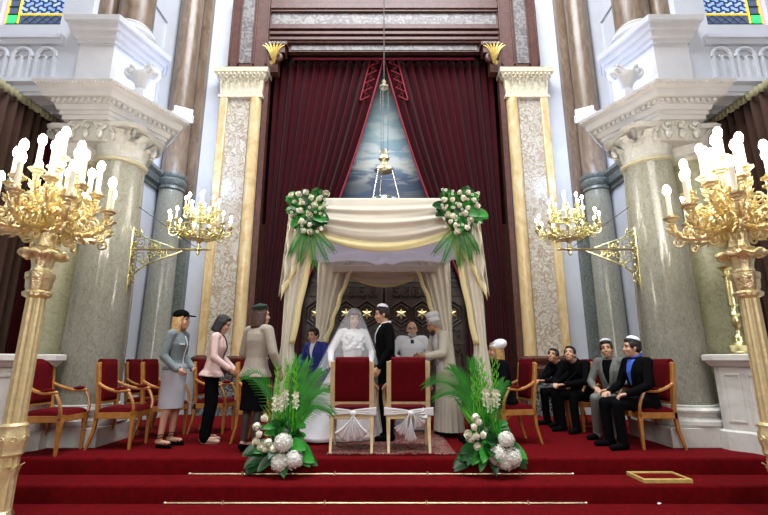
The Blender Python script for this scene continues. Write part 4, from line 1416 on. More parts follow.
def palm_frond(base, tip, droop, n=22, L=0.28, side=V((1, 0, 0)), seed=0, w=0.011, spread=1.0):
    rr = random.Random(seed)
    base, tip = V(base), V(tip)
    mid = (base + tip) / 2 + V(droop)
    pts = [base * (1 - t) ** 2 + mid * 2 * t * (1 - t) + tip * t * t for t in [i / n for i in range(n + 1)]]
    g = G()
    g.tube(pts, [0.008 * (1 - 0.7 * i / n) for i in range(n + 1)], 5)
    for i in range(3, n + 1):
        t = (pts[i] - pts[i - 1]).normalized()
        f = i / n
        l = L * (0.55 + 0.6 * math.sin(PI * min(1, 0.15 + f * 0.8))) * rr.uniform(0.9, 1.05)
        for s in (-1, 1):
            d = (t * (0.75 + 0.6 * f) + side * s * spread * (1 - 0.4 * f)).normalized()
            e = pts[i] + d * l + V((0, 0, -0.25 * l * 0.4))
            m = pts[i] + d * l * 0.5 + V((0, 0, 0.02))
            g.merge(blade([pts[i], m, e], lambda v: w * (1 - v) ** 0.6 + 0.001, fold=0.2, nrm=t.cross(side)))
    return g

def broad_leaf(base, d, L, W, droop=0.3, nrm=None):
    base, d = V(base), V(d).normalized()
    pts = [base + d * L * (k / 8) + V((0, 0, -droop * L * (k / 8) ** 2)) for k in range(9)]
    return blade(pts, lambda v: W * math.sin(PI * min(1, 0.08 + v * 0.92)) ** 0.6 * (1 - 0.3 * v) + 0.001, fold=0.25, nrm=nrm)

ROSES = [rose_mesh(0.045, 14, k) for k in (1, 2)]
rose_me = None

def place_mesh(src, name, parent, loc, rot, scale):
    o = bpy.data.objects.new(name, src)
    C.objects.link(o)
    o.parent = parent
    o.location = loc
    o.rotation_euler = rot
    o.scale = (scale,) * 3
    return o

def shared(g, name, matn):
    me = g.mesh(name)
    me.materials.append(M[matn])
    return me

ME_ROSE = [shared(g, 'rose', 'rose') for g in ROSES]
ME_HYD = shared(hydrangea_mesh(), 'hydrangea', 'hydra')

def corner_bouquet(sx, label):
    rr = random.Random(11 + sx)
    t = thing('corner_bouquet', label, 'bouquet', (sx * 1.00, FY - 0.12, 2.95))
    t.rotation_euler = (0, 0, 0)
    # foam holder
    G().ell((0, 0.0, -0.02), (0.20, 0.07, 0.26)).build('foliage_core', 'leafdark', t)
    spots = []
    for k in range(19):
        for _ in range(200):
            x, z = rr.uniform(-0.24, 0.24), rr.uniform(-0.36, 0.22)
            wid = 0.25 if z > -0.1 else 0.25 * (1 - (-0.1 - z) / 0.34)
            if abs(x) < wid and all((x - a) ** 2 + (z - b) ** 2 > 0.085 ** 2 for a, b in spots):
                spots.append((x, z))
                break
    for i, (x, z) in enumerate(spots):
        y = -0.10 - 0.07 * math.cos(x * 5) + rr.uniform(-0.01, 0.02)
        place_mesh(ME_ROSE[i % 2], 'rose', t, (x, y, z), (PI / 2 + rr.uniform(-0.4, 0.4), rr.uniform(-0.4, 0.4), rr.uniform(0, 6)), rr.uniform(0.85, 1.15))
    for k in range(50):
        a = rr.uniform(0, 2 * PI)
        r0 = rr.uniform(0.05, 0.2)
        b = V((r0 * math.cos(a), -0.04, r0 * 1.1 * math.sin(a)))
        d = V((math.cos(a), rr.uniform(-0.5, 0.0), math.sin(a)))
        L = rr.uniform(0.13, 0.19)
        broad_leaf(b + V((0, -0.05, 0)), d, L, L * 0.42, 0.15, nrm=(0, -1, 0.2)).build('leaf', 'leaf' if k % 3 else 'leafdark', t, sharp=0)
    for k, (ang, L) in enumerate(((-0.55, 0.50), (-0.25, 0.62), (0.05, 0.70), (0.30, 0.60), (0.6, 0.46))):
        tip = V((math.sin(ang) * L - sx * 0.06, -0.03, -0.30 - math.cos(ang) * L * 0.62))
        palm_frond((0, -0.05, -0.22), tip, (0, -0.05, 0), n=15, L=0.15, side=V((math.cos(ang), 0, math.sin(ang))), seed=k, w=0.0050, spread=0.55).build('palm_frond', 'leaf', t, sharp=0)
    for k in range(26):
        x, z = rr.uniform(-0.25, 0.25), rr.uniform(-0.35, 0.26)
        g = G()
        for j in range(5):
            b = j * 1.257
            g.ell((x + 0.014 * math.cos(b), -0.155, z + 0.014 * math.sin(b)), (0.008, 0.006, 0.008), seg=6, rings=4)
        g.build('small_blossom', 'rose', t)
corner_bouquet(-1, 'white rose and palm bouquet hung on the left front corner of the canopy')
corner_bouquet(1, 'white rose and palm bouquet hung on the right front corner of the canopy')

def floor_arrangement(x, y, sx, label, seed):
    """sx = side on which the long palm fans out toward the middle"""
    rr = random.Random(seed)
    t = thing('flower_arrangement', label, 'flower arrangement', (x, y, 0))
    G().lathe([(0.11, 0.0), (0.15, 0.10), (0.16, 0.16), (0.14, 0.16), (0.11, 0.12)], (0, 0.0, 0.0), 20).build('dark_bowl', 'iron', t)
    G().ell((0, 0, 0.22), (0.16, 0.13, 0.16)).build('foliage_core', 'leafdark', t)
    # broad leaves spilling over the front
    for k in range(30):
        a = rr.uniform(PI * 0.95, PI * 2.05)
        b = V((0.15 * math.cos(a), -0.13 + 0.05 * math.sin(a), rr.uniform(0.02, 0.16)))
        d = V((math.cos(a) * 1.3, -0.25 + math.sin(a) * 0.25, rr.uniform(-0.75, 0.15)))
        L = rr.uniform(0.16, 0.27)
        broad_leaf(b, d, L, L * 0.30, 0.25, nrm=(0, -0.9, 0.4)).build('broad_leaf', 'leafdark' if k % 4 else 'leaf', t, sharp=0)
    for k in range(16):
        a = rr.uniform(0, PI)
        b = V((0.12 * math.cos(a), -0.08, rr.uniform(0.15, 0.34)))
        d = V((math.cos(a), -0.3, rr.uniform(0.1, 0.6)))
        broad_leaf(b, d, 0.15, 0.045, 0.3, nrm=(0, -0.9, 0.4)).build('broad_leaf', 'leaf' if k % 3 else 'leafdark', t, sharp=0)
    # tall sword leaves with a pale stripe
    for k in range(9):
        a = rr.uniform(-0.4, 0.4)
        h = rr.uniform(0.45, 0.66)
        xo = sx * 0.14 + rr.uniform(-0.08, 0.08)
        pts = bez((xo * 0.5, 0, 0.2), (xo * 0.6, 0, 0.35), (xo, 0.02, h * 0.7), (xo + sx * (0.10 + 0.1 * a), 0.02, h), 8)
        blade(pts, lambda v: 0.030 * math.sin(PI * min(1, 0.12 + 0.88 * v)) + 0.001, nrm=(0, -1, 0)).build('sword_leaf', 'leaflight' if k % 3 == 0 else 'leaf', t, sharp=0)
    # gladiolus spikes
    for k in range(9):
        xx = rr.uniform(-0.13, 0.13)
        h = rr.uniform(0.85, 1.06)
        lean = rr.uniform(-0.10, 0.10)
        g = G()
        pts = [V((xx + lean * q ** 1.5, 0.02 * q, 0.2 + (h - 0.2) * q)) for q in [i / 10 for i in range(11)]]
        g.tube(pts, [0.008 - 0.0005 * i for i in range(11)], 5)
        for i in range(9):
            q = 0.45 + 0.06 * i
            p = V((xx + lean * q ** 1.5, 0.02 * q, 0.2 + (h - 0.2) * q))
            s = 1 if i % 2 else -1
            g.capsule(p + V((s * 0.010, -0.008, 0)), p + V((s * 0.026, -0.014, 0.045)), 0.011 - 0.0007 * i, 0.004, 6)
        g.build('gladiolus_stem', 'leaflight', t)
        if k % 2 == 0:
            g = G()
            for i in range(3):
                q = 0.40 + 0.07 * i
                p = V((xx + lean * q ** 1.5, -0.03, 0.2 + (h - 0.2) * q))
                for j in range(5):
                    b = j * 1.257 + i
                    g.merge(blade([p, p + V((math.cos(b) * 0.03, -0.02, math.sin(b) * 0.03)), p + V((math.cos(b) * 0.045, -0.035, math.sin(b) * 0.045))], lambda v: 0.016 * math.sin(PI * (0.1 + 0.85 * v)), nrm=(0, -1, 0)))
            g.build('gladiolus_flower', 'rose', t, sharp=0)
    # palms: big fan toward the middle, others
    sd = V((0, 0, 1))
    if sx > 0:   # left arrangement: fans right, and one sweeping left
        fr = [((0.20, 0.05, 0.95), (0, 0, 0.1), 1), ((0.34, 0.05, 0.84), (0.0, 0, 0.15), 1), ((0.44, 0.05, 0.66), (0.0, 0, 0.22), 1), ((0.46, 0.0, 0.44), (0, 0, 0.25), 1), ((-0.46, 0.0, 0.80), (-0.05, 0, 0.34), 1), ((0.08, 0.05, 0.98), (0, 0, 0.1), 1)]
    else:
        fr = [((-0.60, 0.0, 0.74), (0.05, 0, 0.38), 1), ((-0.50, 0.0, 0.60), (0.05, 0, 0.34), 1), ((-0.34, 0.0, 0.88), (0, 0, 0.2), 1), ((-0.12, 0.0, 0.96), (0, 0, 0.1), 1), ((0.22, 0.05, 0.72), (0, 0, 0.1), 1)]
    for k, (tip, dr, _) in enumerate(fr):
        base = (0, 0.02, 0.25)
        dirv = (V(tip) - V(base)).normalized()
        side = dirv.cross(V((0, 1, 0))).normalized()
        palm_frond(base, tip, dr, n=26, L=0.19, side=side, seed=seed + k, w=0.0060, spread=0.75).build('palm_frond', 'leaf', t, sharp=0)
    # fine greenery
    for k in range(70):
        a = rr.uniform(-1.2, 1.2)
        L = rr.uniform(0.25, 0.5)
        b = V((rr.uniform(-0.12, 0.12), rr.uniform(-0.10, 0.02), 0.22))
        e = b + V((math.sin(a) * L * 0.6, rr.uniform(-0.1, 0.05), math.cos(a) * L))
        m = (b + e) / 2 + V((0, -0.04, 0.03))
        blade([b, m, e], lambda v: 0.009 * (1 - v) + 0.001).build('fine_blade', 'leaflight' if k % 2 else 'leaf', t, sharp=0)
    # roses and hydrangeas
    if sx > 0:
        roses = [(-0.18, 0.41), (-0.25, 0.32), (-0.22, 0.25), (-0.25, 0.18), (-0.16, 0.10), (-0.08, 0.10), (-0.19, 0.13), (-0.12, 0.16)]
        hyd = [(0.04, 0.17, 0.86), (0.02, -0.02, 0.84), (0.16, 0.01, 0.86)]
    else:
        roses = [(-0.15, 0.41), (-0.18, 0.32), (-0.24, 0.25), (-0.16, 0.23), (-0.08, 0.24), (-0.14, 0.13), (-0.13, 0.37), (-0.22, 0.20)]
        hyd = [(0.14, 0.20, 0.75), (0.05, 0.05, 0.90), (0.19, 0.03, 0.85), (0.12, -0.02, 0.7)]
    for i, (a, b) in enumerate(roses):
        place_mesh(ME_ROSE[i % 2], 'rose', t, (a, -0.25, b), (PI / 2.4, rr.uniform(-0.3, 0.3), rr.uniform(0, 6)), 1.05)
    for a, b, s in hyd:
        place_mesh(ME_HYD, 'hydrangea', t, (a, -0.29, b), (rr.uniform(-0.3, 0.3), rr.uniform(-0.3, 0.3), rr.uniform(0, 6)), s)
    return t
floor_arrangement(-1.08, 5.16, 1, 'palm and white rose floor arrangement with three hydrangeas, beside the woman in taupe', 31)
floor_arrangement(1.12, 5.16, -1, 'palm and white rose floor arrangement with four hydrangeas, near the woman in white beret', 47)

# ================================================================== STEPS: rods, rug, frame
for (x0, x1, y, z, lab) in ((-2.03, 1.97, 5.005, -0.155, 'brass stair rod along the foot of the upper riser'), (-2.08, 1.92, 4.615, -0.320, 'brass stair rod along the foot of the lower riser')):
    t = thing('stair_rod', lab, 'stair rod', (0, y, z), group=None)
    G().tube([(x0, 0, 0.0), (x1, 0, 0.0)], 0.0085, 8).ell((x0, 0, 0), (0.016, 0.013, 0.013)).ell((x1, 0, 0), (0.016, 0.013, 0.013)).build('rod', 'palegold', t)
    for k in range(4):
        xx = x0 + 0.55 + (x1 - x0 - 1.1) * k / 3
        G().b(xx - 0.008, xx + 0.008, -0.012, 0.02, -0.012, 0.022).build('rod_clip', 'palegold', t)

def fr_(u, v):
    return (-0.62 + 1.40 * u, 5.14 + 1.7 * v, 0.012 + 0.003 * math.sin(u * 20) * math.sin(v * 17))
o = G().grid(fr_, 20, 20).build('oriental_rug', 'rug', solid=0.012)
tag(o, 'patterned oriental rug under the two cream-framed armchairs', 'rug')

t = thing('kneeling_board', 'shallow gilt-framed board with red top lying on the upper step at right', 'board', (2.76, 4.83, -0.163))
t.scale = (0.8, 1.0, 0.85)
G().b(-0.27, 0.27, -0.13, 0.13, 0.0, 0.03).build('red_top', 'carpet', t)
g = G()
g.b(-0.30, 0.30, -0.16, -0.125, 0, 0.045).b(-0.30, 0.30, 0.125, 0.16, 0, 0.045).b(-0.30, -0.265, -0.13, 0.13, 0, 0.045).b(0.265, 0.30, -0.13, 0.13, 0, 0.045)
g.build('gilt_frame', 'gilt', t, bevel=0.004)
o = G().add([(0, 0, 0), (0.03, 0.005, 0.008), (0.035, 0.022, 0.002), (0.012, 0.028, 0.012), (-0.008, 0.015, 0.003)], [(0, 1, 2, 3, 4)], False).build('paper_scrap', 'white', solid=0.002, loc=(2.60, 4.60, -0.327))
tag(o, 'tiny white paper scrap on the lower step below the gilt-framed board', 'paper scrap')

# framed notice on the right side wall
t = thing('framed_notice', 'dark-framed cream notice hanging on the right side wall behind the men', 'notice', (4.53, 7.55, 1.42))
G().b(-0.015, 0.0, -0.17, 0.17, -0.18, 0.18).build('notice_sheet', 'paper', t)
g = G()
g.b(-0.03, 0.01, -0.20, -0.165, -0.21, 0.21).b(-0.03, 0.01, 0.165, 0.20, -0.21, 0.21).b(-0.03, 0.01, -0.2, 0.2, 0.175, 0.21).b(-0.03, 0.01, -0.2, 0.2, -0.21, -0.175)
g.build('frame', 'darkwood', t)

# ================================================================== CHAIRS
def make_chair(wood, label, loc, rotz, group=None, padw=True, bow=0, H=1.00, W=0.46):
    """armchair facing local +Y"""
    t = thing('armchair', label, 'armchair', loc, rotz, group)
    D = 0.46
    # legs
    for s in (-1, 1):
        G().loft([[(s * (W / 2 - 0.025) + a * r, D / 2 - 0.03 + b * r, z) for a, b in ((-1, -1), (1, -1), (1, 1), (-1, 1))] for z, r in ((0.0, 0.012), (0.03, 0.014), (0.30, 0.020), (0.36, 0.026), (0.38, 0.020), (0.42, 0.026))]).build('front_leg', wood, t)
        G().loft([[(s * (W / 2 - 0.03) + a * r, y + b * r, z) for a, b in ((-1, -1), (1, -1), (1, 1), (-1, 1))] for z, r, y in ((0.0, 0.013, -D / 2 - 0.06), (0.2, 0.017, -D / 2 + 0.0), (0.42, 0.022, -D / 2 + 0.02))]).build('rear_leg', wood, t)
    g = G()
    g.b(-W / 2, W / 2, D / 2 - 0.05, D / 2 - 0.01, 0.34, 0.41).b(-W / 2, W / 2, -D / 2, -D / 2 + 0.04, 0.34, 0.41)
    for s in (-1, 1):
        g.b(s * (W / 2 - 0.04), s * W / 2, -D / 2, D / 2 - 0.01, 0.34, 0.41)
    g.build('seat_frame', wood, t, bevel=0.006)
    def cush(u, v):
        x = (u * 2 - 1); y = (v * 2 - 1)
        e = (1 - abs(x) ** 6) * (1 - abs(y) ** 6)
        return (x * (W / 2 - 0.005), y * (D / 2 - 0.01), 0.41 + 0.06 * max(0, e) ** 0.4)
    G().grid(cush, 20, 20).box((0, 0, 0.40), (W - 0.03, D - 0.04, 0.03)).build('seat_cushion', 'chairred', t, sharp=0)
    # back, slightly reclined
    lean = 0.12
    def P(x, y, z):
        return (x, -D / 2 + 0.02 - (z - 0.42) * lean + y, z)
    zt = H
    g = G()
    for s in (-1, 1):
        g.loft([[P(s * (W / 2 - 0.035) + a * 0.026, b * 0.02, z) for a, b in ((-1, -1), (1, -1), (1, 1), (-1, 1))] for z in (0.40, 0.6, 0.8, zt - 0.03)])
    for z0, z1 in ((0.50, 0.545), (zt - 0.055, zt - 0.02)):
        g.loft([[P(s * (W / 2 - 0.04), b, z) for b, z in ((-0.019, z0), (0.019, z0), (0.019, z1), (-0.019, z1))] for s in (-1, 1)])
    g.build('back_frame', wood, t, bevel=0.005)
    def padf(side):
        def f(u, v):
            x = (u * 2 - 1); q = (v * 2 - 1)
            e = max(0, (1 - abs(x) ** 8) * (1 - abs(q) ** 8)) ** 0.5
            z = 0.53 + (zt - 0.53) * v
            return P(x * (W / 2 - 0.062), side * (0.022 + 0.022 * e), z)
        return f
    g = G()
    g.grid(padf(1), 16, 20)
    g.grid(padf(-1), 16, 20)
    g.loft([[P(x, y, z) for x, z in ((-W / 2 + 0.064, 0.532), (W / 2 - 0.064, 0.532), (W / 2 - 0.064, zt - 0.002), (-W / 2 + 0.064, zt - 0.002))] for y in (-0.022, 0.022)])
    # padded top roll
    g.tube([P((u * 2 - 1) * (W / 2 - 0.065), 0, zt - 0.012) for u in [i / 8 for i in range(9)]], 0.032, 10)
    g.build('back_cushion', 'chairred', t, sharp=60)
    # arms
    for s in (-1, 1):
        g = G()
        a0 = V(P(s * (W / 2 - 0.03), 0.0, 0.74))
        p1 = V((s * (W / 2 + 0.03), 0.02, 0.65))
        p2 = V((s * (W / 2 + 0.02), D / 2 - 0.10, 0.655))
        pts = bez(a0, a0 + V((s * 0.05, 0.12, -0.07)), p1 + V((0, -0.05, 0)), p1, 6) + bez(p1, p1 + V((0, 0.05, 0)), p2 + V((0, -0.05, 0)), p2, 5)[1:]
        g.tube(pts, 0.019, 8)
        post = bez(p2, p2 + V((0, 0.05, -0.08)), (s * (W / 2 + 0.03), D / 2 + 0.0, 0.50), (s * (W / 2 - 0.015), D / 2 - 0.03, 0.38), 8)
        g.tube(post, 0.018, 8)
        g.ell(p2, (0.024, 0.03, 0.022))
        g.build('arm', wood, t)
        G().tube([p1 + V((0, -0.04, 0.020)), p1 + V((0, 0.02, 0.026)), p2 + V((0, -0.06, 0.024)), p2 + V((0, -0.01, 0.018))], [0.014, 0.023, 0.023, 0.014], 8).build('arm_pad', 'chairred', t)
    if bow:
        rr = random.Random(bow)
        bw = thing_bow(t, W, D, bow, rr)
    return t

def thing_bow(t, W, D, kind, rr):
    """tulle band round the chair back foot with a bow behind; belongs on the chair but can be lifted off"""
    x, y = t.location.x, t.location.y
    b = thing('tulle_bow', 'white tulle band and %s bow tied behind the %s cream-framed armchair' % ('drooping fan-shaped' if kind == 1 else 'round looped', 'left' if kind == 1 else 'right'), 'bow', (x, y, 0))
    yb = -D / 2 - 0.045
    def band(u, v):
        xx = (u * 2 - 1) * (W / 2 + 0.02)
        sq = 0.25 + 0.75 * abs(u * 2 - 1) ** 0.7
        return (xx, yb - 0.01 - 0.02 * (1 - abs(u * 2 - 1)), 0.445 + (v - 0.5) * 0.085 * sq + 0.006 * math.sin(v * 14))
    G().grid(band, 30, 10).build('band', 'tulle', b, solid=0.004, sharp=0)
    G().ell((0.02, yb - 0.05, 0.43), (0.035, 0.03, 0.03)).build('knot', 'tulle', b)
    def fan(cx, cz, ang, L, wd, ph):
        def f(u, v):
            a = ang + (u - 0.5) * wd * (0.3 + 0.7 * v)
            r = L * v * (1 - 0.15 * abs(u - 0.5))
            return (cx + r * math.sin(a), yb - 0.055 - 0.03 * math.sin(PI * v) - 0.014 * math.sin(u * 24 + ph), cz - r * math.cos(a))
        return f
    if kind == 1:
        G().grid(fan(0.02, 0.43, -0.28, 0.30, 1.05, 0), 24, 10).build('tail', 'tulle', b, solid=0.003, sharp=0)
        G().grid(fan(0.02, 0.43, 0.36, 0.27, 0.95, 1), 24, 10).build('tail', 'tulle', b, solid=0.003, sharp=0)
    else:
        G().grid(fan(0.03, 0.45, 0.75, 0.19, 1.3, 0), 24, 10).build('loop', 'tulle', b, solid=0.003, sharp=0)
        G().grid(fan(0.03, 0.44, 1.5, 0.15, 1.0, 2), 24, 10).build('loop', 'tulle', b, solid=0.003, sharp=0)
        G().grid(fan(0.0, 0.43, -0.45, 0.24, 0.8, 1), 24, 10).build('tail', 'tulle', b, solid=0.003, sharp=0)
        G().grid(fan(0.02, 0.42, -0.02, 0.29, 0.55, 0), 20, 10).build('tail', 'tulle', b, solid=0.003, sharp=0)
    return b

make_chair('creamwood', 'cream-framed armchair with red velvet back, left of the pair seen from behind', (-0.36, 5.45, 0.019), 0, bow=1, W=0.51)
make_chair('creamwood', 'cream-framed armchair with red velvet back, right of the pair seen from behind', (0.275, 5.45, 0.019), 0.0, bow=2, W=0.51)

hl = make_chair('honey', 'honey-wood red armchair nearest the left candelabrum, against the thick columns', (-3.72, 5.29, 0.0), -PI / 2)
tr = tree(hl)
def chair_copy(loc, rotz, label, group=None):
    c = copy_tree(tr, None)
    c.location = loc
    c.rotation_euler.z = rotz
    c['label'] = label
    if group:
        c['group'] = group
    return c
chair_copy((-3.14, 5.64, 0), -PI / 2 + 0.05, 'honey-wood red armchair just left of the woman in the black cap')
chair_copy((-2.98, 6.33, 0), -PI / 2, 'honey-wood red armchair directly behind the woman in the black cap')
chair_copy((-3.55, 6.95, 0), -PI / 2, 'honey-wood red armchair far back, only its red back edge showing between two others')
chair_copy((-2.45, 6.75, 0), -PI / 2, 'red armchair in shadow between the woman in the black cap and the woman in pink')
chair_copy((-1.56, 5.95, 0), -PI / 2 - 0.25, 'honey-wood red armchair behind the woman in the taupe jacket')
chair_copy((1.62, 5.95, 0), PI / 2 + 0.2, 'honey-wood red armchair occupied by the woman in the white beret')
chair_copy((3.18, 5.64, 0), PI / 2, 'honey-wood red armchair occupied by the man in the blue shirt')
chair_copy((3.17, 6.27, 0), PI / 2, 'red armchair occupied by the man in the grey suit')
chair_copy((3.06, 6.92, 0), PI / 2, 'armchair of the man leaning forward beside the grey-suited man')
chair_copy((3.08, 7.53, 0), PI / 2, 'armchair of the dark-haired man at the far end')
# ================================================================== PEOPLE
def remesh(g, name, matn, parent, voxel, smooth=2, fac=0.5):
    """union of overlapping closed shapes as ONE continuous surface"""
    me = g.mesh('tmp')
    import bmesh
    bm = bmesh.new(); bm.from_mesh(me)
    bmesh.ops.recalc_face_normals(bm, faces=bm.faces)
    bm.to_mesh(me); bm.free()
    tmp = bpy.data.objects.new('tmp', me)
    C.objects.link(tmp)
    m = tmp.modifiers.new('r', 'REMESH')
    m.mode = 'VOXEL'
    m.voxel_size = voxel
    m.adaptivity = 0.0
    if smooth:
        s = tmp.modifiers.new('s', 'SMOOTH')
        s.iterations = smooth
        s.factor = fac
    dg = bpy.context.evaluated_depsgraph_get()
    dg.update()
    me2 = bpy.data.meshes.new_from_object(tmp.evaluated_get(dg))
    bpy.data.objects.remove(tmp)
    bpy.data.meshes.remove(me)
    me2.name = name
    me2.materials.clear()
    me2.materials.append(M[matn] if isinstance(matn, str) else matn)
    me2.polygons.foreach_set('use_smooth', [True] * len(me2.polygons))
    o = bpy.data.objects.new(name, me2)
    C.objects.link(o)
    if parent is not None:
        o.parent = parent
    return o

def bvh(o):
    me = o.data
    return BVHTree.FromPolygons([v.co.copy() for v in me.vertices], [tuple(p.vertices) for p in me.polygons])

def patch(tree_, mtx, outline, name, matn, parent, off=0.006, d=V((0, 1, 0)), n=14, thick=0.004):
    """a cloth piece laid on a surface. outline(v) -> (x0, x1, z) in the frame mtx; cast along -d"""
    dw = (mtx.to_3x3() @ d).normalized()
    g = G()
    vs_, ok = [], []
    nu, nv = 8, n
    for j in range(nv + 1):
        x0, x1, z = outline(j / nv)
        for i in range(nu + 1):
            p = mtx @ V((x0 + (x1 - x0) * i / nu, 0.0, z))
            o_ = p + dw * 0.5
            hit = tree_.ray_cast(o_, -dw, 0.9)
            if hit[0] is not None:
                vs_.append(hit[0] + dw * off)
            else:
                vs_.append(p + dw * 0.05)
    fs = [(j * (nu + 1) + i, j * (nu + 1) + i + 1, (j + 1) * (nu + 1) + i + 1, (j + 1) * (nu + 1) + i) for j in range(nv) for i in range(nu)]
    g.add(vs_, fs)
    return g.build(name, matn, parent, solid=thick, sharp=0)

def hand_shape(g, w, d, nrm, thumb, curl=0.5, s=1.0):
    """hand from the wrist w along d; nrm = palm side; thumb = side direction of the thumb"""
    w, d, nrm, thumb = V(w), V(d).normalized(), V(nrm).normalized(), V(thumb).normalized()
    nrm = (nrm - d * nrm.dot(d)).normalized()
    thumb = (thumb - d * thumb.dot(d) - nrm * thumb.dot(nrm))
    thumb = thumb.normalized() if thumb.length > 1e-4 else d.cross(nrm)
    k = w + d * 0.085 * s
    for f in (-1, -0.33, 0.33, 1):
        g.capsule(w + thumb * f * 0.016 * s + d * 0.01, k + thumb * f * 0.028 * s, 0.017 * s, 0.014 * s, 8)
    Ls = {1: 0.072, 0.33: 0.080, -0.33: 0.075, -1: 0.058}
    for f, L in Ls.items():
        a = k + thumb * f * 0.029 * s
        c1 = curl * 0.9
        d1 = (d * math.cos(c1) + nrm * math.sin(c1) + thumb * f * 0.06).normalized()
        m = a + d1 * L * 0.55 * s
        c2 = curl * 2.0
        d2 = (d * math.cos(c2) + nrm * math.sin(c2)).normalized()
        e = m + d2 * L * 0.5 * s
        g.capsule(a, m, 0.0100 * s, 0.0090 * s, 8)
        g.capsule(m, e, 0.0090 * s, 0.0075 * s, 8)
    a = w + d * 0.025 * s + thumb * 0.022 * s
    m = a + (d * 0.6 + thumb * 0.6 + nrm * 0.35).normalized() * 0.042 * s
    e = m + (d * 0.85 + thumb * 0.15 + nrm * 0.45).normalized() * 0.034 * s
    g.capsule(a, m, 0.0135 * s, 0.011 * s, 8)
    g.capsule(m, e, 0.011 * s, 0.009 * s, 8)

def head_shape(g, m, fem=False, chin=1.0):
    """head in frame m (origin = head centre, +Y = face)"""
    h = G()
    h.ell((0, -0.014, 0.030), (0.076, 0.096, 0.094))
    h.ell((0, 0.018, -0.030), (0.060, 0.070, 0.085 * chin))
    h.ell((0, 0.050, -0.088 * chin), (0.034, 0.034, 0.026))
    h.ell((0, 0.010, -0.070), (0.052, 0.055, 0.045))
    for s in (-1, 1):
        h.ell((s * 0.037, 0.058, -0.028), (0.024, 0.024, 0.026))
        h.ell((s * 0.078, -0.006, -0.012), (0.010, 0.020, 0.032))
        h.ell((s * 0.078, 0.002, -0.034), (0.008, 0.010, 0.012))
        h.ell((s * 0.030, 0.074, 0.036), (0.024, 0.012, 0.010))
        h.ell((s * 0.010, 0.094, -0.030), (0.009, 0.010, 0.008))
    h.capsule((0, 0.080, 0.016), (0, 0.101, -0.026), 0.009, 0.0125 if not fem else 0.011, 8)
    h.ell((0, 0.082, -0.062), (0.022, 0.013, 0.009))
    h.ell((0, 0.079, -0.072), (0.018, 0.012, 0.007))
    g.merge(h, m)

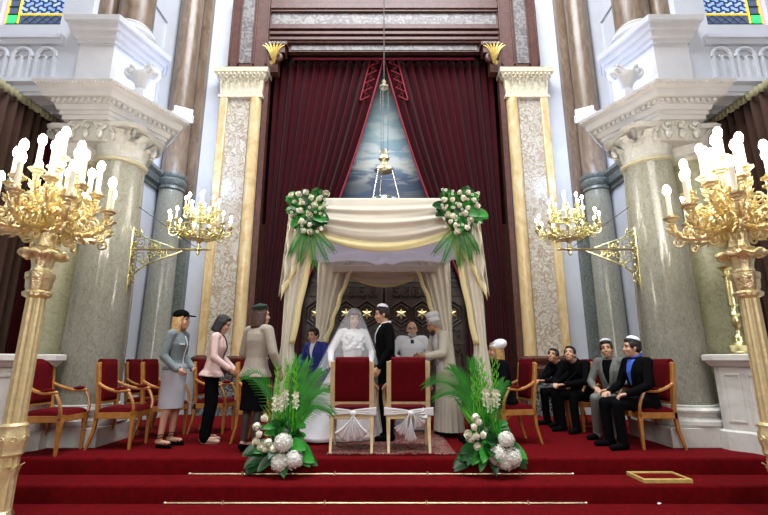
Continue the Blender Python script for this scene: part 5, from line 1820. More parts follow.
class Figure:
    def __init__(s, loc, yaw, label, H=1.70, lean=0.0, seated=False, head=(0, 0, 0), fem=False, skin='skin', side_lean=0.0, twist=0.0, sh_w=None, head_off=(0, 0, 0)):
        s.t = thing('person', label, 'person', loc, yaw)
        s.k = H / 1.70
        k = s.k
        s.fem = fem
        s.skin = skin
        s.seated = seated
        s.pel = V((0, 0, (0.52 if seated else 0.93) * (1 if seated else k)))
        s.T = Matrix.Translation(s.pel) @ Matrix.Rotation(-lean, 4, 'X') @ Matrix.Rotation(side_lean, 4, 'Y') @ Matrix.Rotation(twist, 4, 'Z')
        sw = (sh_w or (0.165 if fem else 0.185)) * k
        s.sw = sw
        sz = 0.445 if fem else 0.46
        s.sh = {-1: s.T @ V((-sw, 0, sz * k)), 1: s.T @ V((sw, 0, sz * k))}
        s.neck0 = s.T @ V((0, -0.005, 0.49 * k))
        hc = s.T @ (V((0, 0.03, 0.632 * k)) + V(head_off))
        s.hk = 0.97 * (0.5 + 0.5 * k)
        s.Hm = Matrix.Translation(hc) @ Euler((head[0], head[1], head[2]), 'ZYX').to_matrix().to_4x4() @ Matrix.Scale(s.hk, 4)
        s.hc = hc
        s.body = G()
        s.arms = {}
        s.legs = {}
    # ---- pose
    def arm(s, side, elbow, wrist, hand_dir=None, nrm=None, thumb=None, curl=0.45):
        e = s.sh[side] + V(elbow) * s.k
        w = s.sh[side] + V(wrist) * s.k
        s.arms[side] = (s.sh[side], e, w)
        hd = V(hand_dir) if hand_dir else (w - e)
        nr = V(nrm) if nrm else V((-side, 0, 0))
        th = V(thumb) if thumb else V((0, 1, 0))
        g = s.body
        k = s.k
        f = 0.86 if s.fem else 1.0
        g.capsule(s.sh[side], e, 0.047 * k * f, 0.036 * k * f)
        g.capsule(e, w, 0.036 * k * f, 0.025 * k * f)
        hand_shape(g, w, hd, nr, th, curl, 0.95 * k * (0.9 if s.fem else 1.0))
    def leg(s, side, knee, ankle, toe=(0, 1, 0), shoe=True):
        k = s.k
        hip = s.T @ V((side * 0.085 * k, 0, -0.02)) if not s.seated else s.pel + V((side * 0.09, 0.02, -0.02))
        kn, an = V(knee), V(ankle)
        td = V(toe).normalized()
        s.legs[side] = (hip, kn, an, td)
        g = s.body
        g.capsule(hip, kn, (0.066 if s.fem else 0.078) * k, 0.050 * k)
        g.capsule(kn, kn + (an - kn) * 0.4 + V((0, -0.012, 0)), 0.050 * k, 0.050 * k)
        g.capsule(kn + (an - kn) * 0.4 + V((0, -0.012, 0)), an, 0.049 * k, 0.032 * k)
        heel = V((an.x, an.y, an.z - 0.045)) - td * 0.03
        g.capsule(heel, an + td * 0.12 + V((0, 0, -0.055)), 0.030 * k, 0.026 * k, 10)
        g.capsule(an, heel, 0.032 * k, 0.030 * k, 8)
    def finish_body(s, voxel=0.0085):
        g, k, T = s.body, s.k, s.T
        head_shape(g, s.Hm, s.fem)
        nb = s.Hm @ V((0, -0.015, -0.06))
        g.capsule(s.neck0, nb, (0.046 if s.fem else 0.056) * k, (0.042 if s.fem else 0.053) * k)
        w = 1.0 if not s.fem else 0.9
        rings = []
        for z, rx, ry, yo in ((-0.10, 0.06, 0.06, 0), (-0.06, 0.13, 0.10, 0), (0.0, 0.145, 0.105, 0), (0.12, 0.12, 0.09, 0), (0.22, 0.13, 0.095, 0.005), (0.34, 0.150, 0.105, 0.008), (0.43, 0.145, 0.09, 0.0), (0.49, 0.085, 0.06, -0.005), (0.51, 0.04, 0.04, -0.005)):
            rings.append([T @ V((rx * w * k * math.cos(a), yo + ry * w * k * math.sin(a), z * k)) for a in [2 * PI * i / 20 for i in range(20)]])
        g.loft(rings)
        for sd in (-1, 1):
            g.capsule(T @ V((sd * 0.06, 0, 0.46 * k)), s.sh[sd], 0.05 * k * w, 0.047 * k * w)
        s.bodyo = remesh(g, 'body', s.skin, s.t, voxel, 3, 0.45)
        # face
        f = lambda x, y, z: (x, y, z)
        for sd in (-1, 1):
            e = G()
            e.merge(G().ell((sd * 0.031, 0.072, 0.014), (0.0115, 0.010, 0.0065), seg=8, rings=6), s.Hm)
            e.build('eye', 'eyewhite', s.t)
            e = G()
            e.merge(G().tube([(sd * 0.014, 0.088, 0.034), (sd * 0.030, 0.087, 0.040), (sd * 0.048, 0.072, 0.034)], [0.003, 0.0045, 0.002], 5), s.Hm)
            e.build('eyebrow', s.brow if hasattr(s, 'brow') else 'blackhair', s.t)
        e = G()
        e.merge(G().tube([(-0.022, 0.085, -0.066), (0, 0.094, -0.068), (0.022, 0.085, -0.066)], [0.002, 0.0055, 0.002], 6), s.Hm)
        e.build('lips', 'lip', s.t)
    # ---- clothes
    def torso(s, g, rings, seg=26):
        """rings: (z, rx, ry, yo) in metres along the spine"""
        k, T = s.k, s.T
        out = []
        for z, rx, ry, yo in rings:
            out.append([T @ V((rx * k * math.cos(a), (yo + ry * math.sin(a)) * k, z * k)) for a in [2 * PI * i / seg for i in range(seg)]])
        g.loft(out)
    def sleeves(s, g, r0=0.060, r1=0.050, r2=0.040, upto=1.0, sides=(-1, 1)):
        k = s.k
        for sd in sides:
            if sd not in s.arms:
                continue
            a, e, w = s.arms[sd]
            g.capsule(s.T @ V((sd * s.sw * 0.62, 0, 0.455 * k)), a, r0 * 1.05 * k, r0 * k)
            g.capsule(a, e, r0 * k, r1 * k)
            if upto > 0:
                w2 = e + (w - e) * upto
                g.capsule(e, w2, r1 * k, r2 * k)
    def jacket(s, name, matn, hem=-0.14, flare=0.0, waist=1.0, collar=True, upto=0.97, voxel=0.011, fem=None, bulk=1.0, sl=1.0):
        fem = s.fem if fem is None else fem
        g = G()
        b = bulk
        if fem:
            rg = [(hem, (0.165 + flare) * b, (0.130 + flare * 0.7) * b, 0.0), (hem + 0.05, (0.160 + flare * 0.6) * b, (0.125 + flare * 0.4) * b, 0), (0.0, 0.150 * b, 0.118 * b, 0), (0.12, 0.125 * waist * b, 0.098 * waist * b, 0.0), (0.22, 0.135 * b, 0.105 * b, 0.008), (0.32, 0.150 * b, 0.125 * b, 0.018), (0.40, 0.150 * b, 0.105 * b, 0.008), (0.465, 0.125, 0.080, -0.004), (0.50, 0.070, 0.055, -0.006)]
        else:
            rg = [(hem, (0.185 + flare) * b, (0.130 + flare) * b, 0.0), (0.0, 0.180 * b, 0.130 * b, 0), (0.12, 0.165 * waist * b, 0.122 * waist * b, 0.0), (0.25, 0.180 * b, 0.128 * b, 0.005), (0.36, 0.190 * b, 0.128 * b, 0.008), (0.44, 0.175, 0.105, 0.0), (0.49, 0.115, 0.080, -0.006), (0.525, 0.065, 0.058, -0.008)]
        s.torso(g, rg)
        s.sleeves(g, 0.060 * sl, 0.050 * sl, 0.041 * sl, upto)
        s.jo = remesh(g, name, matn, s.t, voxel, 3, 0.5)
        s.jb = bvh(s.jo)
        return s.jo
    def trousers(s, name, matn, voxel=0.012, wide=1.0):
        g = G()
        k = s.k
        s.torso(g, [(-0.13, 0.14, 0.11, 0), (-0.04, 0.148, 0.112, 0), (0.03, 0.120, 0.09, 0)] if s.fem else [(-0.13, 0.14, 0.11, 0), (-0.02, 0.158, 0.118, 0), (0.08, 0.148, 0.112, 0)])
        for sd, (hip, kn, an, td) in s.legs.items():
            g.capsule(hip, kn, 0.092 * k * min(wide, 1.0) * (0.78 if s.fem else 1.0), 0.066 * k * wide)
            g.capsule(kn, an + V((0, 0, 0.0)), 0.066 * k * wide, 0.056 * k * wide)
            g.capsule(an + V((0, 0, 0.01)), an - V((0, 0, 0.035)), 0.056 * k * wide, 0.056 * k * wide)
        return remesh(g, name, matn, s.t, voxel, 3, 0.5)
    def shoes(s, matn, kind='shoe'):
        for sd, (hip, kn, an, td) in s.legs.items():
            g = G()
            heel = V((an.x, an.y, 0.045)) - td * 0.035
            toe = V((an.x, an.y, 0.032)) + td * 0.165
            g.capsule(heel, toe, 0.044, 0.032, 12)
            g.capsule(V((an.x, an.y, 0.05)), V((an.x, an.y, 0.085)), 0.044, 0.042, 12)
            for i in range(len(g.v)):
                x, y, z = g.v[i]
                g.v[i] = (x, y, max(0.003, z))
            o = remesh(g, 'shoe', matn, s.t, 0.008, 2, 0.5)
    def heels(s, matn, straps=True, h=0.05):
        for sd, (hip, kn, an, td) in s.legs.items():
            g = G()
            heel = V((an.x, an.y, an.z - 0.075)) - td * 0.035
            ball = V((an.x, an.y, 0.02)) + td * 0.09
            toe = V((an.x, an.y, 0.015)) + td * 0.165
            g.tube([heel, (heel + ball) / 2 - V((0, 0, 0.004)), ball, toe], [0.030, 0.030, 0.038, 0.022], 10, flat=0.35)
            g.capsule(heel, V((heel.x, heel.y, 0.008)), 0.014, 0.009, 8)
            if straps:
                for q, r in ((0.10, 0.043), (0.135, 0.038)):
                    c = V((an.x, an.y, 0.025)) + td * q
                    sd_ = td.cross(V((0, 0, 1)))
                    g.tube([c + sd_ * r * math.cos(a) + V((0, 0, 1)) * r * 0.9 * math.sin(a) for a in [PI * i / 8 for i in range(9)]], 0.006, 5)
                for dz in (0.0, 0.03):
                    c = V((an.x, an.y, an.z + dz))
                    g.tube([c + V((0.037 * math.cos(a), 0.037 * math.sin(a), 0.008 * math.sin(a * 2))) for a in [2 * PI * i / 12 for i in range(13)]], 0.005, 5)
            else:
                g.capsule(heel + V((0, 0, 0.02)), toe + V((0, 0, 0.012)), 0.036, 0.026, 10)
            g.build('shoe', matn, s.t)
    def skirt(s, name, matn, top=0.06, length=0.55, r_top=0.150, r_bot=0.20, pleat=0.0, ry=0.8, npl=18, sweep=0.0):
        k = s.k
        c0 = s.T @ V((0, 0, top * k))
        c1 = s.T @ V((0, 0, -0.06 * k))
        zb = c0.z - length
        rings = []
        N = 60
        for j in range(17):
            f = j / 16
            z = c0.z + (zb - c0.z) * f
            cx = V((c0.x + (c1.x - c0.x) * min(1, f * 2), c0.y + (c1.y - c0.y) * min(1, f * 2)))
            r = r_top + (r_bot - r_top) * min(1, f * 1.05) ** (0.75 if pleat == 0 else 1.0)
            if pleat == 0:
                r += 0.012 * math.sin(PI * min(1, f * 2.4)) 
            rings.append([(cx.x + k * r * math.cos(a) * (1 + pleat * f * math.sin(npl * a + 1.5 * math.sin(3 * a))), cx.y + sweep * f * f + k * r * ry * math.sin(a) * (1 + pleat * f * math.sin(npl * a + 1.5 * math.sin(3 * a))), z) for a in [2 * PI * i / N for i in range(N)]])
        o = G().loft(rings).build(name, matn, s.t, sharp=50)
        return o
    # ---- hair and hats
    def hair(s, matn, style='short', voxel=0.008):
        g = G()
        if style in ('short', 'bald', 'bob', 'long', 'shoulder', 'neck'):
            if style != 'bald':
                g.ell((0, -0.026, 0.045), (0.084, 0.098, 0.092))
                g.ell((0, -0.045, 0.0), (0.080, 0.075, 0.075))
                g.ell((0, 0.035, 0.092), (0.058, 0.046, 0.030))
                for sd in (-1, 1):
                    g.ell((sd * 0.072, 0.008, 0.030), (0.014, 0.040, 0.045))
            else:
                for sd in (-1, 1):
                    g.ell((sd * 0.070, -0.035, -0.005), (0.016, 0.045, 0.040))
                g.ell((0, -0.085, -0.01), (0.06, 0.025, 0.045))
        if style == 'bob':
            for a in range(-100, 101, 20):
                an = R(a - 90)
                g.capsule((0.066 * math.cos(an), -0.02 + 0.075 * math.sin(an), 0.03), (0.078 * math.cos(an), -0.02 + 0.085 * math.sin(an), -0.105 + 0.01 * math.sin(a)), 0.028, 0.026)
        if style in ('long', 'shoulder', 'neck'):
            L = {'long': 0.36, 'shoulder': 0.22, 'neck': 0.15}[style]
            for a in range(-115, 116, 15):
                an = R(a - 90)
                x, y = 0.066 * math.cos(an), -0.02 + 0.075 * math.sin(an)
                g.tube([(x, y, 0.03), (x * 1.22, y * 1.05, -0.06), (x * 1.3 + 0.008 * math.sin(a), y * 1.0 - 0.01, -0.06 - L * 0.5), (x * 1.15, y * 0.9, -0.05 - L + 0.02 * math.sin(a * 3))], [0.030, 0.030, 0.027, 0.014], 8)
        h = G()
        h.merge(g, s.Hm)
        return remesh(h, 'hair', matn, s.t, voxel, 1, 0.4)
    def kippah(s, matn='whiteshirt', r=0.082, tilt=-0.5):
        g = G()
        prof = [(r * math.cos(R(a)), 0.052 * math.sin(R(a))) for a in (0, 15, 30, 50, 70, 86)]
        g.lathe([(r * 0.93, -0.004)] + prof, seg=24)
        h = G()
        h.merge(g, s.Hm @ Matrix.Translation((0, -0.030, 0.100)) @ Matrix.Rotation(-tilt * 0.6, 4, 'X'))
        return h.build('skullcap', matn, s.t)

# ------------------------------------------------------------------ the woman in the black cap
p = Figure((-2.58, 5.62, 0), -PI / 2 - 0.12, 'woman standing in black baseball cap, blue-grey tweed jacket and pale grey skirt', 1.62, fem=True, head=(0.0, 0, 0.15))
p.brow = 'brownhair'
p.arm(1, (0.05, -0.04, -0.27), (0.02, 0.14, -0.44), (-0.3, 0.7, -0.5), (-1, 0, 0.2), (0, 0.4, 1))
p.arm(-1, (-0.05, -0.02, -0.27), (0.05, 0.18, -0.42), (0.5, 0.6, -0.3), (1, 0, 0.2), (0, 0.4, 1))
p.leg(-1, (-0.09, 0.03, 0.49), (-0.10, -0.02, 0.115), (-0.1, 1, 0))
p.leg(1, (0.08, 0.02, 0.49), (0.09, -0.04, 0.115), (0.12, 1, 0))
p.finish_body()
p.jacket('jacket', 'greyjacket', hem=0.0, flare=0.012)
s_ = p.skirt('skirt', 'greyskirt', 0.08, 0.52, 0.148, 0.165, ry=0.88)
p.heels('black')
G().merge(G().tube([(p.k * 0.155 * math.cos(a), p.k * 0.125 * math.sin(a), 0.02 + 0.012 * math.sin(14 * a)) for a in [2 * PI * i / 60 for i in range(61)]], 0.018, 6), p.T).build('peplum_ruffle', 'greyjacket', p.t)
patch(p.jb, p.T, lambda v: (-0.008, 0.008, 0.05 + 0.36 * v), 'front_braid', 'whiteshirt', p.t, 0.004)
for sd in (-1, 1):
    patch(p.jb, p.T, lambda v, sd=sd: (sd * 0.05, sd * 0.11, 0.30 + 0.012 * v), 'pocket_trim', 'whiteshirt', p.t, 0.005, n=2)
p.hair('blonde', 'shoulder')
g = G()
g.ell((0, -0.020, 0.075), (0.092, 0.108, 0.075))
g.lathe([(0.094, 0), (0.094, 0.03)], (0, -0.018, 0.045), 24)
g.ell((0, 0.105, 0.062), (0.068, 0.085, 0.011), (-0.1, 0, 0))
h = G(); h.merge(g, p.Hm)
remesh(h, 'baseball_cap', 'black', p.t, 0.006, 1)

# ------------------------------------------------------------------ the woman in pink
p = Figure((-2.22, 5.90, 0), -PI / 2 + 0.10, 'woman standing in pale pink blazer and black trousers, dark bobbed hair, looking down', 1.60, lean=0.10, fem=True, head=(-0.38, 0, 0.1))
p.arm(1, (0.06, 0.02, -0.27), (0.02, 0.22, -0.42), (-0.2, 0.7, -0.5), (-1, 0, 0.0), (0, 0.5, 1))
p.arm(-1, (-0.06, 0.02, -0.27), (0.04, 0.22, -0.44), (0.2, 0.7, -0.5), (1, 0, 0), (0, 0.5, 1))
p.leg(-1, (-0.09, 0.0, 0.48), (-0.10, -0.05, 0.11), (-0.1, 1, 0))
p.leg(1, (0.08, 0.04, 0.48), (0.09, 0.0, 0.11), (0.1, 1, 0))
p.finish_body()
p.trousers('trousers', 'black', wide=1.30)
p.jacket('blazer', 'pink', hem=-0.08, flare=0.055)
patch(p.jb, p.T, lambda v: (-0.03 - 0.015 * v, 0.03 + 0.015 * v, 0.03 + 0.44 * v), 'black_top', 'black', p.t, 0.005)
for sd in (-1, 1):
    patch(p.jb, p.T, lambda v, sd=sd: (sd * (0.032 + 0.012 * v), sd * (0.040 + 0.05 * math.sin(PI * v) ** 0.7), 0.16 + 0.28 * v), 'lapel', 'pink', p.t, 0.010)
p.heels('nude', straps=False)
p.hair('blackhair', 'bob')

# ------------------------------------------------------------------ the woman in taupe, seen from behind
p = Figure((-1.50, 5.33, 0), -0.55, 'woman seen from behind in taupe jacket, black skirt and dark green beret', 1.66, fem=True, lean=0.02, head=(0, 0, -0.5))
p.arm(1, (0.10, 0.00, -0.27), (0.12, 0.12, -0.48), (0.0, 0.2, -1), (-1, 0, 0.0), (0, 1, 0))
p.arm(-1, (-0.10, 0.02, -0.27), (-0.02, 0.20, -0.34), (0.7, 0.5, 0), (1, 0, 0), (0, 0.2, 1))
p.leg(-1, (-0.085, 0.01, 0.49), (-0.09, -0.03, 0.115), (-0.1, 1, 0))
p.leg(1, (0.085, 0.01, 0.49), (0.09, -0.03, 0.115), (0.1, 1, 0))
p.finish_body()
g = G()
for sd, (hip, kn, an, td) in p.legs.items():
    g.capsule(hip, kn, 0.084, 0.055)
    g.capsule(kn, kn + (an - kn) * 0.4 - V((0, 0.012, 0)), 0.055, 0.054)
    g.capsule(kn + (an - kn) * 0.4 - V((0, 0.012, 0)), an, 0.054, 0.036)
remesh(g, 'stockings', 'stocking', p.t, 0.009, 1)
p.skirt('skirt', 'black', -0.02, 0.44, 0.140, 0.170, ry=0.82)
p.jacket('jacket', 'taupe', hem=-0.10, flare=0.035, upto=0.72, bulk=1.12, sl=1.12)
p.heels('black', straps=False)
p.hair('brownhair', 'neck')
g = G()
g.ell((0, -0.03, 0.110), (0.100, 0.105, 0.040), (0.15, 0, 0))
g.ell((0, -0.03, 0.085), (0.088, 0.098, 0.045))
g.ell((0, -0.03, 0.155), (0.010, 0.010, 0.012))
h = G(); h.merge(g, p.Hm)
remesh(h, 'beret', 'beret', p.t, 0.007, 1)

# ------------------------------------------------------------------ bride
p = Figure((-0.42, 6.05, 0.019), PI + 0.25, 'bride standing in white ruffled gown under a long sheer veil', 1.66, fem=True, head=(-0.22, 0.05, 0.05))
p.brow = 'brownhair'
p.arm(1, (0.14, 0.04, -0.25), (0.16, 0.20, -0.38), (0.0, 0.8, -0.4), (0, 0, -1), (-1, 0, 0))
p.arm(-1, (-0.10, 0.05, -0.26), (-0.04, 0.22, -0.40), (0.3, 0.8, -0.3), (0, 0, -1), (1, 0, 0))
p.leg(-1, (-0.09, 0.0, 0.48), (-0.10, -0.03, 0.11), (0, 1, 0))
p.leg(1, (0.09, 0.0, 0.48), (0.10, -0.03, 0.11), (0, 1, 0))
p.finish_body()
g = G()
p.torso(g, [(-0.04, 0.150, 0.118, 0), (0.10, 0.122, 0.096, 0), (0.22, 0.134, 0.104, 0.008), (0.33, 0.150, 0.128, 0.018), (0.40, 0.148, 0.105, 0.008), (0.47, 0.12, 0.07, 0), (0.50, 0.06, 0.05, 0)])
p.sleeves(g, 0.056, 0.050, 0.036, 1.0)
# ruffles at the bust
rr = random.Random(4)
for k in range(34):
    a = rr.uniform(0.1, PI - 0.1)
    z = rr.uniform(0.20, 0.40)
    c = p.T @ V((0.135 * math.cos(a), 0.02 + 0.118 * math.sin(a), z))
    g.ell(c, (0.036, 0.018, 0.022), (rr.uniform(-1, 1), rr.uniform(-1, 1), a - PI / 2), seg=10, rings=6)
remesh(g, 'gown_bodice', 'gownwhite', p.t, 0.009, 1)
rings = []
N = 110
c0 = p.T @ V((0, 0, 0.09))
for j in range(23):
    f = j / 22
    z = c0.z - (c0.z - 0.012) * f
    r = 0.125 + 0.55 * f ** 1.05 if f < 1 else 0.67
    r = 0.122 + 0.09 * min(1, f * 8) ** 0.7 + 0.30 * f ** 1.1
    pl = 0.02 + 0.05 * f
    rings.append([(c0.x + r * math.cos(a) * (1.05 + (0.65 * f if math.cos(a) > 0 else -0.12 * f)) * (1 + pl * math.sin(15 * a + 2 * math.sin(4 * a))), c0.y - 0.10 * f + (r * 0.72 if math.sin(a) > 0 else r * 1.15) * math.sin(a) * (1 + pl * math.sin(15 * a + 2 * math.sin(4 * a))), z + 0.008 * math.sin(9 * a) * f * (1 - f)) for a in [2 * PI * i / N for i in range(N)]])
G().loft(rings).build('gown_skirt', 'gownwhite', p.t, sharp=0)
p.hair('brownhair', 'long')
g = G()
# veil: dome over the head falling to the elbows, longer behind
Hc = p.hc
def fv(u, v):
    a = 2 * PI * u
    back = 0.5 - 0.5 * math.sin(a)      # 1 behind, 0 in front (front = +Y)
    L = 0.52 + 0.75 * back
    if v < 0.35:
        q = v / 0.35
        r = 0.118 * math.sin(q * PI / 2)
        z = Hc.z + 0.035 + 0.115 * math.cos(q * PI / 2)
        return (Hc.x + r * math.cos(a), Hc.y + r * 1.18 * math.sin(a), z)
    q = (v - 0.35) / 0.65
    flare = 0.118 + (0.17 + 0.10 * back) * q ** 0.8 + 0.20 * (1 if math.cos(a) > 0 else 0.35) * abs(math.cos(a)) * q
    fold = 1 + 0.07 * q * math.sin(14 * a + 2 * math.sin(2 * a))
    return (Hc.x + flare * fold * math.cos(a), Hc.y + flare * 1.02 * fold * math.sin(a) - 0.0 * q, Hc.z + 0.035 - L * q)
g.grid(fv, 84, 30)
g.build('veil', 'veil', p.t, sharp=0)

# ------------------------------------------------------------------ groom
p = Figure((0.02, 5.98, 0.019), PI / 2 + 0.18, 'groom standing in black suit and white skullcap, in profile toward the bride', 1.72, head=(-0.18, 0, 0.05), head_off=(0, 0.02, 0))
p.arm(1, (0.07, 0.05, -0.28), (0.02, 0.22, -0.42), (-0.2, 0.8, -0.2), (-1, 0, 0), (0, 0.2, 1))
p.arm(-1, (-0.07, -0.01, -0.29), (-0.04, 0.12, -0.50), (0.1, 0.4, -0.9), (1, 0, 0), (0, 1, 0))
p.leg(-1, (-0.095, 0.01, 0.50), (-0.10, -0.03, 0.09))
p.leg(1, (0.095, 0.01, 0.50), (0.10, -0.03, 0.09))
p.finish_body()
p.trousers('trousers', 'black')
p.jacket('suit_jacket', 'black', hem=-0.16)
patch(p.jb, p.T, lambda v: (-0.008 - 0.05 * v, 0.008 + 0.05 * v, 0.26 + 0.24 * v), 'shirt_front', 'whiteshirt', p.t, 0.005)
g = G(); g.tube([p.T @ V((0.062 * math.cos(a), -0.006 + 0.062 * math.sin(a), 0.535 + 0.008 * math.cos(a) - 0.012 * math.sin(a))) for a in [2 * PI * i / 20 for i in range(21)]], 0.014, 6)
g.build('shirt_collar', 'whiteshirt', p.t)
p.shoes('black')
p.hair('blackhair', 'short')
p.kippah()

# ------------------------------------------------------------------ officiant at the back
p = Figure((0.42, 6.85, 0.0), PI + 0.0, 'bald bearded officiant in white robe and glasses facing the couple from the back', 1.60, head=(-0.05, 0, 0), lean=0.20, skin='skin')
p.brow = 'greyhair'
p.arm(1, (0.14, 0.04, -0.24), (0.02, 0.20, -0.30), (-0.8, 0.3, 0), (0, 0, 1), (0, 1, 0.5))
p.arm(-1, (-0.14, 0.04, -0.24), (-0.02, 0.20, -0.30), (0.8, 0.3, 0), (0, 0, 1), (0, 1, 0.5))
p.leg(-1, (-0.09, 0.02, 0.46), (-0.10, -0.03, 0.09))
p.leg(1, (0.09, 0.02, 0.46), (0.10, -0.03, 0.09))
p.finish_body()
p.trousers('trousers', 'black')
p.shoes('black')
p.jacket('robe_top', 'whiteshirt', hem=-0.12, flare=0.03, bulk=1.06, sl=1.22, upto=0.9)
p.skirt('robe_skirt', 'whiteshirt', 0.02, 0.86, 0.19, 0.27, pleat=0.05, ry=0.8)
p.hair('greyhair', 'bald')
g = G()
for a in range(-70, 71, 14):
    g.ell((0.052 * math.sin(R(a)), 0.025 + 0.048 * math.cos(R(a)), -0.075 - 0.018 * math.cos(R(a))), (0.020, 0.018, 0.030))
g.tube([(-0.03, 0.09, -0.055), (0, 0.098, -0.05), (0.03, 0.09, -0.055)], 0.008, 6)
h = G(); h.merge(g, p.Hm)
remesh(h, 'beard', 'greyhair', p.t, 0.007, 1)
g = G()
for sd in (-1, 1):
    g.tube([(sd * 0.033 + 0.022 * math.cos(a), 0.096, 0.012 + 0.017 * math.sin(a)) for a in [2 * PI * i / 16 for i in range(17)]], 0.0022, 5)
    g.tube([(sd * 0.055, 0.094, 0.015), (sd * 0.084, 0.0, 0.01)], 0.002, 5)
g.tube([(-0.011, 0.097, 0.015), (0.011, 0.097, 0.015)], 0.002, 5)
h = G(); h.merge(g, p.Hm); h.build('glasses', 'glass', p.t)
patch(p.jb, p.T, lambda v: (-0.024, 0.024, 0.40 + 0.05 * v), 'dark_pendant', 'navy', p.t, 0.012, n=4)

# ------------------------------------------------------------------ rabbi with tall white hat
p = Figure((0.88, 6.42, 0.0), PI / 2 + 0.25, 'bearded man in cream robe and tall white hat bowing toward the couple', 1.66, head=(-0.35, 0, 0), lean=0.22, skin='skintan', head_off=(0, 0.02, -0.01))
p.arm(1, (0.08, 0.05, -0.26), (-0.02, 0.26, -0.30), (-0.4, 0.8, 0), (-1, 0, 0), (0, 0.2, 1))
p.arm(-1, (-0.08, 0.05, -0.26), (0.02, 0.26, -0.30), (0.4, 0.8, 0), (1, 0, 0), (0, 0.2, 1))
p.leg(-1, (-0.09, 0.02, 0.48), (-0.10, -0.03, 0.09))
p.leg(1, (0.09, 0.02, 0.48), (0.10, -0.03, 0.09))
p.finish_body()
p.trousers('trousers', 'black')
p.shoes('black')
p.jacket('robe_top', 'creamrobe', hem=-0.12, flare=0.02, sl=1.25, upto=0.9)
p.skirt('robe_skirt', 'creamrobe', 0.02, 0.86, 0.17, 0.25, pleat=0.06, ry=0.8)
patch(p.jb, p.T, lambda v: (0.05, 0.12, -0.08 + 0.55 * v), 'prayer_shawl', 'whiteshirt', p.t, 0.010)
patch(p.jb, p.T, lambda v: (-0.12, -0.05, -0.08 + 0.55 * v), 'prayer_shawl', 'whiteshirt', p.t, 0.010)
p.hair('greyhair', 'short')
g = G()
for a in range(-70, 71, 14):
    g.ell((0.050 * math.sin(R(a)), 0.030 + 0.045 * math.cos(R(a)), -0.085 - 0.02 * math.cos(R(a))), (0.020, 0.018, 0.034))
h = G(); h.merge(g, p.Hm)
remesh(h, 'beard', 'brownhair', p.t, 0.007, 1)
g = G()
g.lathe([(0.092, 0.055), (0.098, 0.07), (0.094, 0.10), (0.088, 0.108), (0.100, 0.14), (0.102, 0.17), (0.085, 0.195), (0.04, 0.205)], (0, -0.018, 0), 28, mod=lambda a, k: 1 + (0.05 * math.cos(8 * a) if k > 4 else 0))
h = G(); h.merge(g, p.Hm @ Matrix.Rotation(0.12, 4, 'X')); h.build('tall_hat', 'whiteshirt', p.t)

# ------------------------------------------------------------------ man in royal blue behind the left drape
p = Figure((-0.97, 6.80, 0.0), PI - 0.6, 'man in royal blue jacket standing partly hidden behind the left canopy drape', 1.50, head=(-0.15, 0, 0.1), lean=0.22, skin='skin')
p.arm(1, (0.09, 0.03, -0.27), (0.03, 0.20, -0.38), (-0.3, 0.8, 0), (-1, 0, 0), (0, 0.2, 1))
p.arm(-1, (-0.09, 0.03, -0.27), (-0.05, 0.16, -0.44), (0.2, 0.5, -0.6), (1, 0, 0), (0, 0.7, 0.6))
p.leg(-1, (-0.09, 0.02, 0.46), (-0.10, -0.03, 0.09))
p.leg(1, (0.09, 0.02, 0.46), (0.10, -0.03, 0.09))
p.finish_body()
p.trousers('trousers', 'navy')
p.shoes('black')
p.jacket('jacket', 'royal', hem=-0.14)
patch(p.jb, p.T, lambda v: (-0.01 - 0.045 * v, 0.01 + 0.045 * v, 0.24 + 0.26 * v), 'shirt_front', 'whiteshirt', p.t, 0.005)
p.hair('blackhair', 'short')

# ------------------------------------------------------------------ seated woman with white beret
p = Figure((1.56, 5.93, 0.0), PI / 2 + 0.1, 'seated woman in black with short blonde hair and white beret, looking toward the couple', 1.62, fem=True, seated=True, head=(0.05, 0, 0.0), lean=0.12)
p.brow = 'brownhair'
p.arm(1, (0.08, 0.05, -0.25), (-0.02, 0.26, -0.34), (-0.2, 0.9, -0.1), (0, 0, -1), (-1, 0, 0))
p.arm(-1, (-0.08, 0.05, -0.25), (0.02, 0.26, -0.34), (0.2, 0.9, -0.1), (0, 0, -1), (1, 0, 0))
p.leg(-1, (-0.09, 0.44, 0.50), (-0.09, 0.42, 0.09))
p.leg(1, (0.09, 0.44, 0.50), (0.09, 0.42, 0.09))
p.finish_body()
p.trousers('black_skirt_trousers', 'black')
p.shoes('black')
p.jacket('coat', 'black', hem=-0.06, flare=0.02, bulk=1.1)
p.hair('blonde', 'bob')
g = G()
g.ell((0, -0.050, 0.090), (0.112, 0.118, 0.078), (-0.45, 0, 0))
g.ell((0, -0.02, 0.065), (0.096, 0.108, 0.052))
h = G(); h.merge(g, p.Hm)
remesh(h, 'beret', 'whiteshirt', p.t, 0.007, 1)

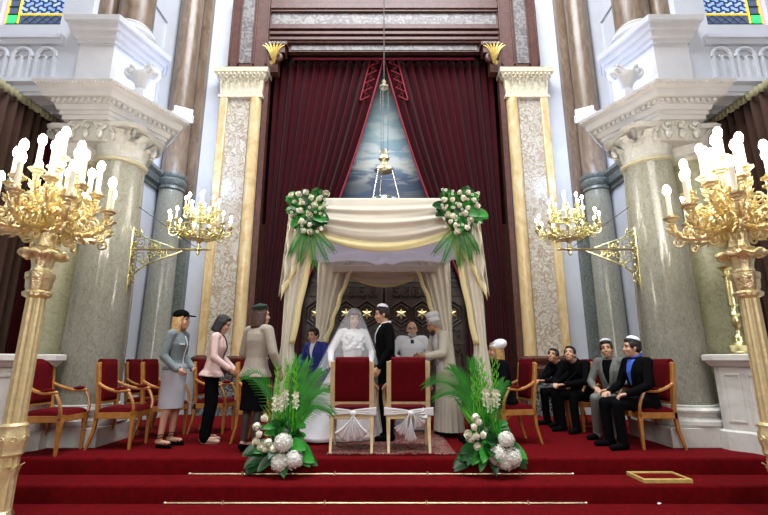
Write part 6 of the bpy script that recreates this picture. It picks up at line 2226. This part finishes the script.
# ------------------------------------------------------------------ the four seated men
def seated_man(loc, yaw, label, suit, shirt, head, lean, knees, ankles, arms, cap, hairm='blackhair', skin='skin', trou=None, twist=0.0, Vw=0.06, side_lean=0.0, hoff=(0, 0, 0)):
    p = Figure(loc, yaw, label, 1.72, seated=True, head=head, lean=lean, skin=skin, twist=twist, side_lean=side_lean, head_off=hoff)
    for sd in (-1, 1):
        a = arms[sd]
        p.arm(sd, a[0], a[1], a[2], (0, 0, -1) if len(a) < 4 else a[3], (-sd, 0.2, 0) if len(a) < 5 else a[4], 0.6)
        p.leg(sd, knees[sd], ankles[sd], (sd * 0.15, 1, 0))
    p.finish_body()
    p.trousers('trousers', trou or suit)
    p.shoes('black')
    p.jacket('jacket', suit, hem=-0.08, flare=0.01)
    patch(p.jb, p.T, lambda v: (-0.012 - Vw * v, 0.012 + Vw * v, 0.20 + 0.30 * v), 'shirt_front', shirt, p.t, 0.006)
    for sd in (-1, 1):
        patch(p.jb, p.T, lambda v, sd=sd: (sd * (0.014 + Vw * v), sd * (0.02 + Vw * v + 0.045 * math.sin(PI * min(1, v * 1.1)) ** 0.6), 0.18 + 0.31 * v), 'lapel', suit, p.t, 0.011)
    if shirt != 'black':
        g = G(); g.tube([p.T @ V((0.064 * math.cos(a), -0.006 + 0.064 * math.sin(a), 0.538 - 0.014 * math.sin(a))) for a in [2 * PI * i / 20 for i in range(21)]], 0.013, 6)
        g.build('shirt_collar', shirt, p.t)
    p.hair(hairm, 'short')
    if cap:
        p.kippah()
    return p

# D: profile, blue shirt
KN = {-1: (-0.12, 0.46, 0.50), 1: (0.12, 0.46, 0.50)}
AN = {-1: (-0.12, 0.44, 0.09), 1: (0.12, 0.44, 0.09)}
ARM_LAP = {1: ((0.06, 0.08, -0.27), (-0.02, 0.30, -0.36), (-0.3, 0.9, -0.2)), -1: ((-0.06, 0.08, -0.27), (0.02, 0.30, -0.36), (0.3, 0.9, -0.2))}
seated_man((3.17, 5.62, 0.0), PI / 2 + 0.15, 'seated man in black suit, bright blue shirt and white skullcap, seen in profile', 'black', 'blueshirt', (0.0, 0, -0.25), 0.10, KN, AN, ARM_LAP, True, Vw=0.05)
# C: grey suit, legs crossed toward the aisle
KNc = {-1: (-0.14, 0.44, 0.52), 1: (0.02, 0.46, 0.52)}
ANc = {-1: (-0.08, 0.34, 0.09), 1: (0.10, 0.36, 0.09)}
seated_man((3.15, 6.24, 0.0), PI / 2 + 0.55, 'seated man in shiny grey suit with black shirt and white skullcap', 'greysuit', 'black', (0.0, 0.1, 0.45), 0.14, KNc, ANc,
           {1: ((0.10, 0.06, -0.27), (-0.08, 0.26, -0.33), (-0.8, 0.5, -0.1)), -1: ((-0.10, 0.06, -0.27), (0.08, 0.26, -0.35), (0.8, 0.5, -0.1))}, True)
# B: leaning forward in black
seated_man((3.04, 6.92, 0.0), PI / 2 + 0.5, 'seated man in black leaning forward with clasped hands, dark hair, next to the grey suit', 'black', 'black', (0.25, 0.1, 0.4), 0.42, KN, AN,
           {1: ((0.08, 0.14, -0.24), (-0.10, 0.36, -0.28), (-0.6, 0.7, 0)), -1: ((-0.08, 0.14, -0.24), (0.10, 0.36, -0.28), (0.6, 0.7, 0))}, False)
# A: farthest
seated_man((3.06, 7.50, 0.0), PI / 2 + 0.35, 'seated dark-haired man in black beside the dark veined marble plinth', 'black', 'black', (0.3, 0, 0.45), 0.48, KN, AN,
           {1: ((0.08, 0.14, -0.24), (-0.10, 0.36, -0.24), (-0.6, 0.7, 0)), -1: ((-0.08, 0.14, -0.24), (0.10, 0.36, -0.24), (0.6, 0.7, 0))}, False, skin='skintan')
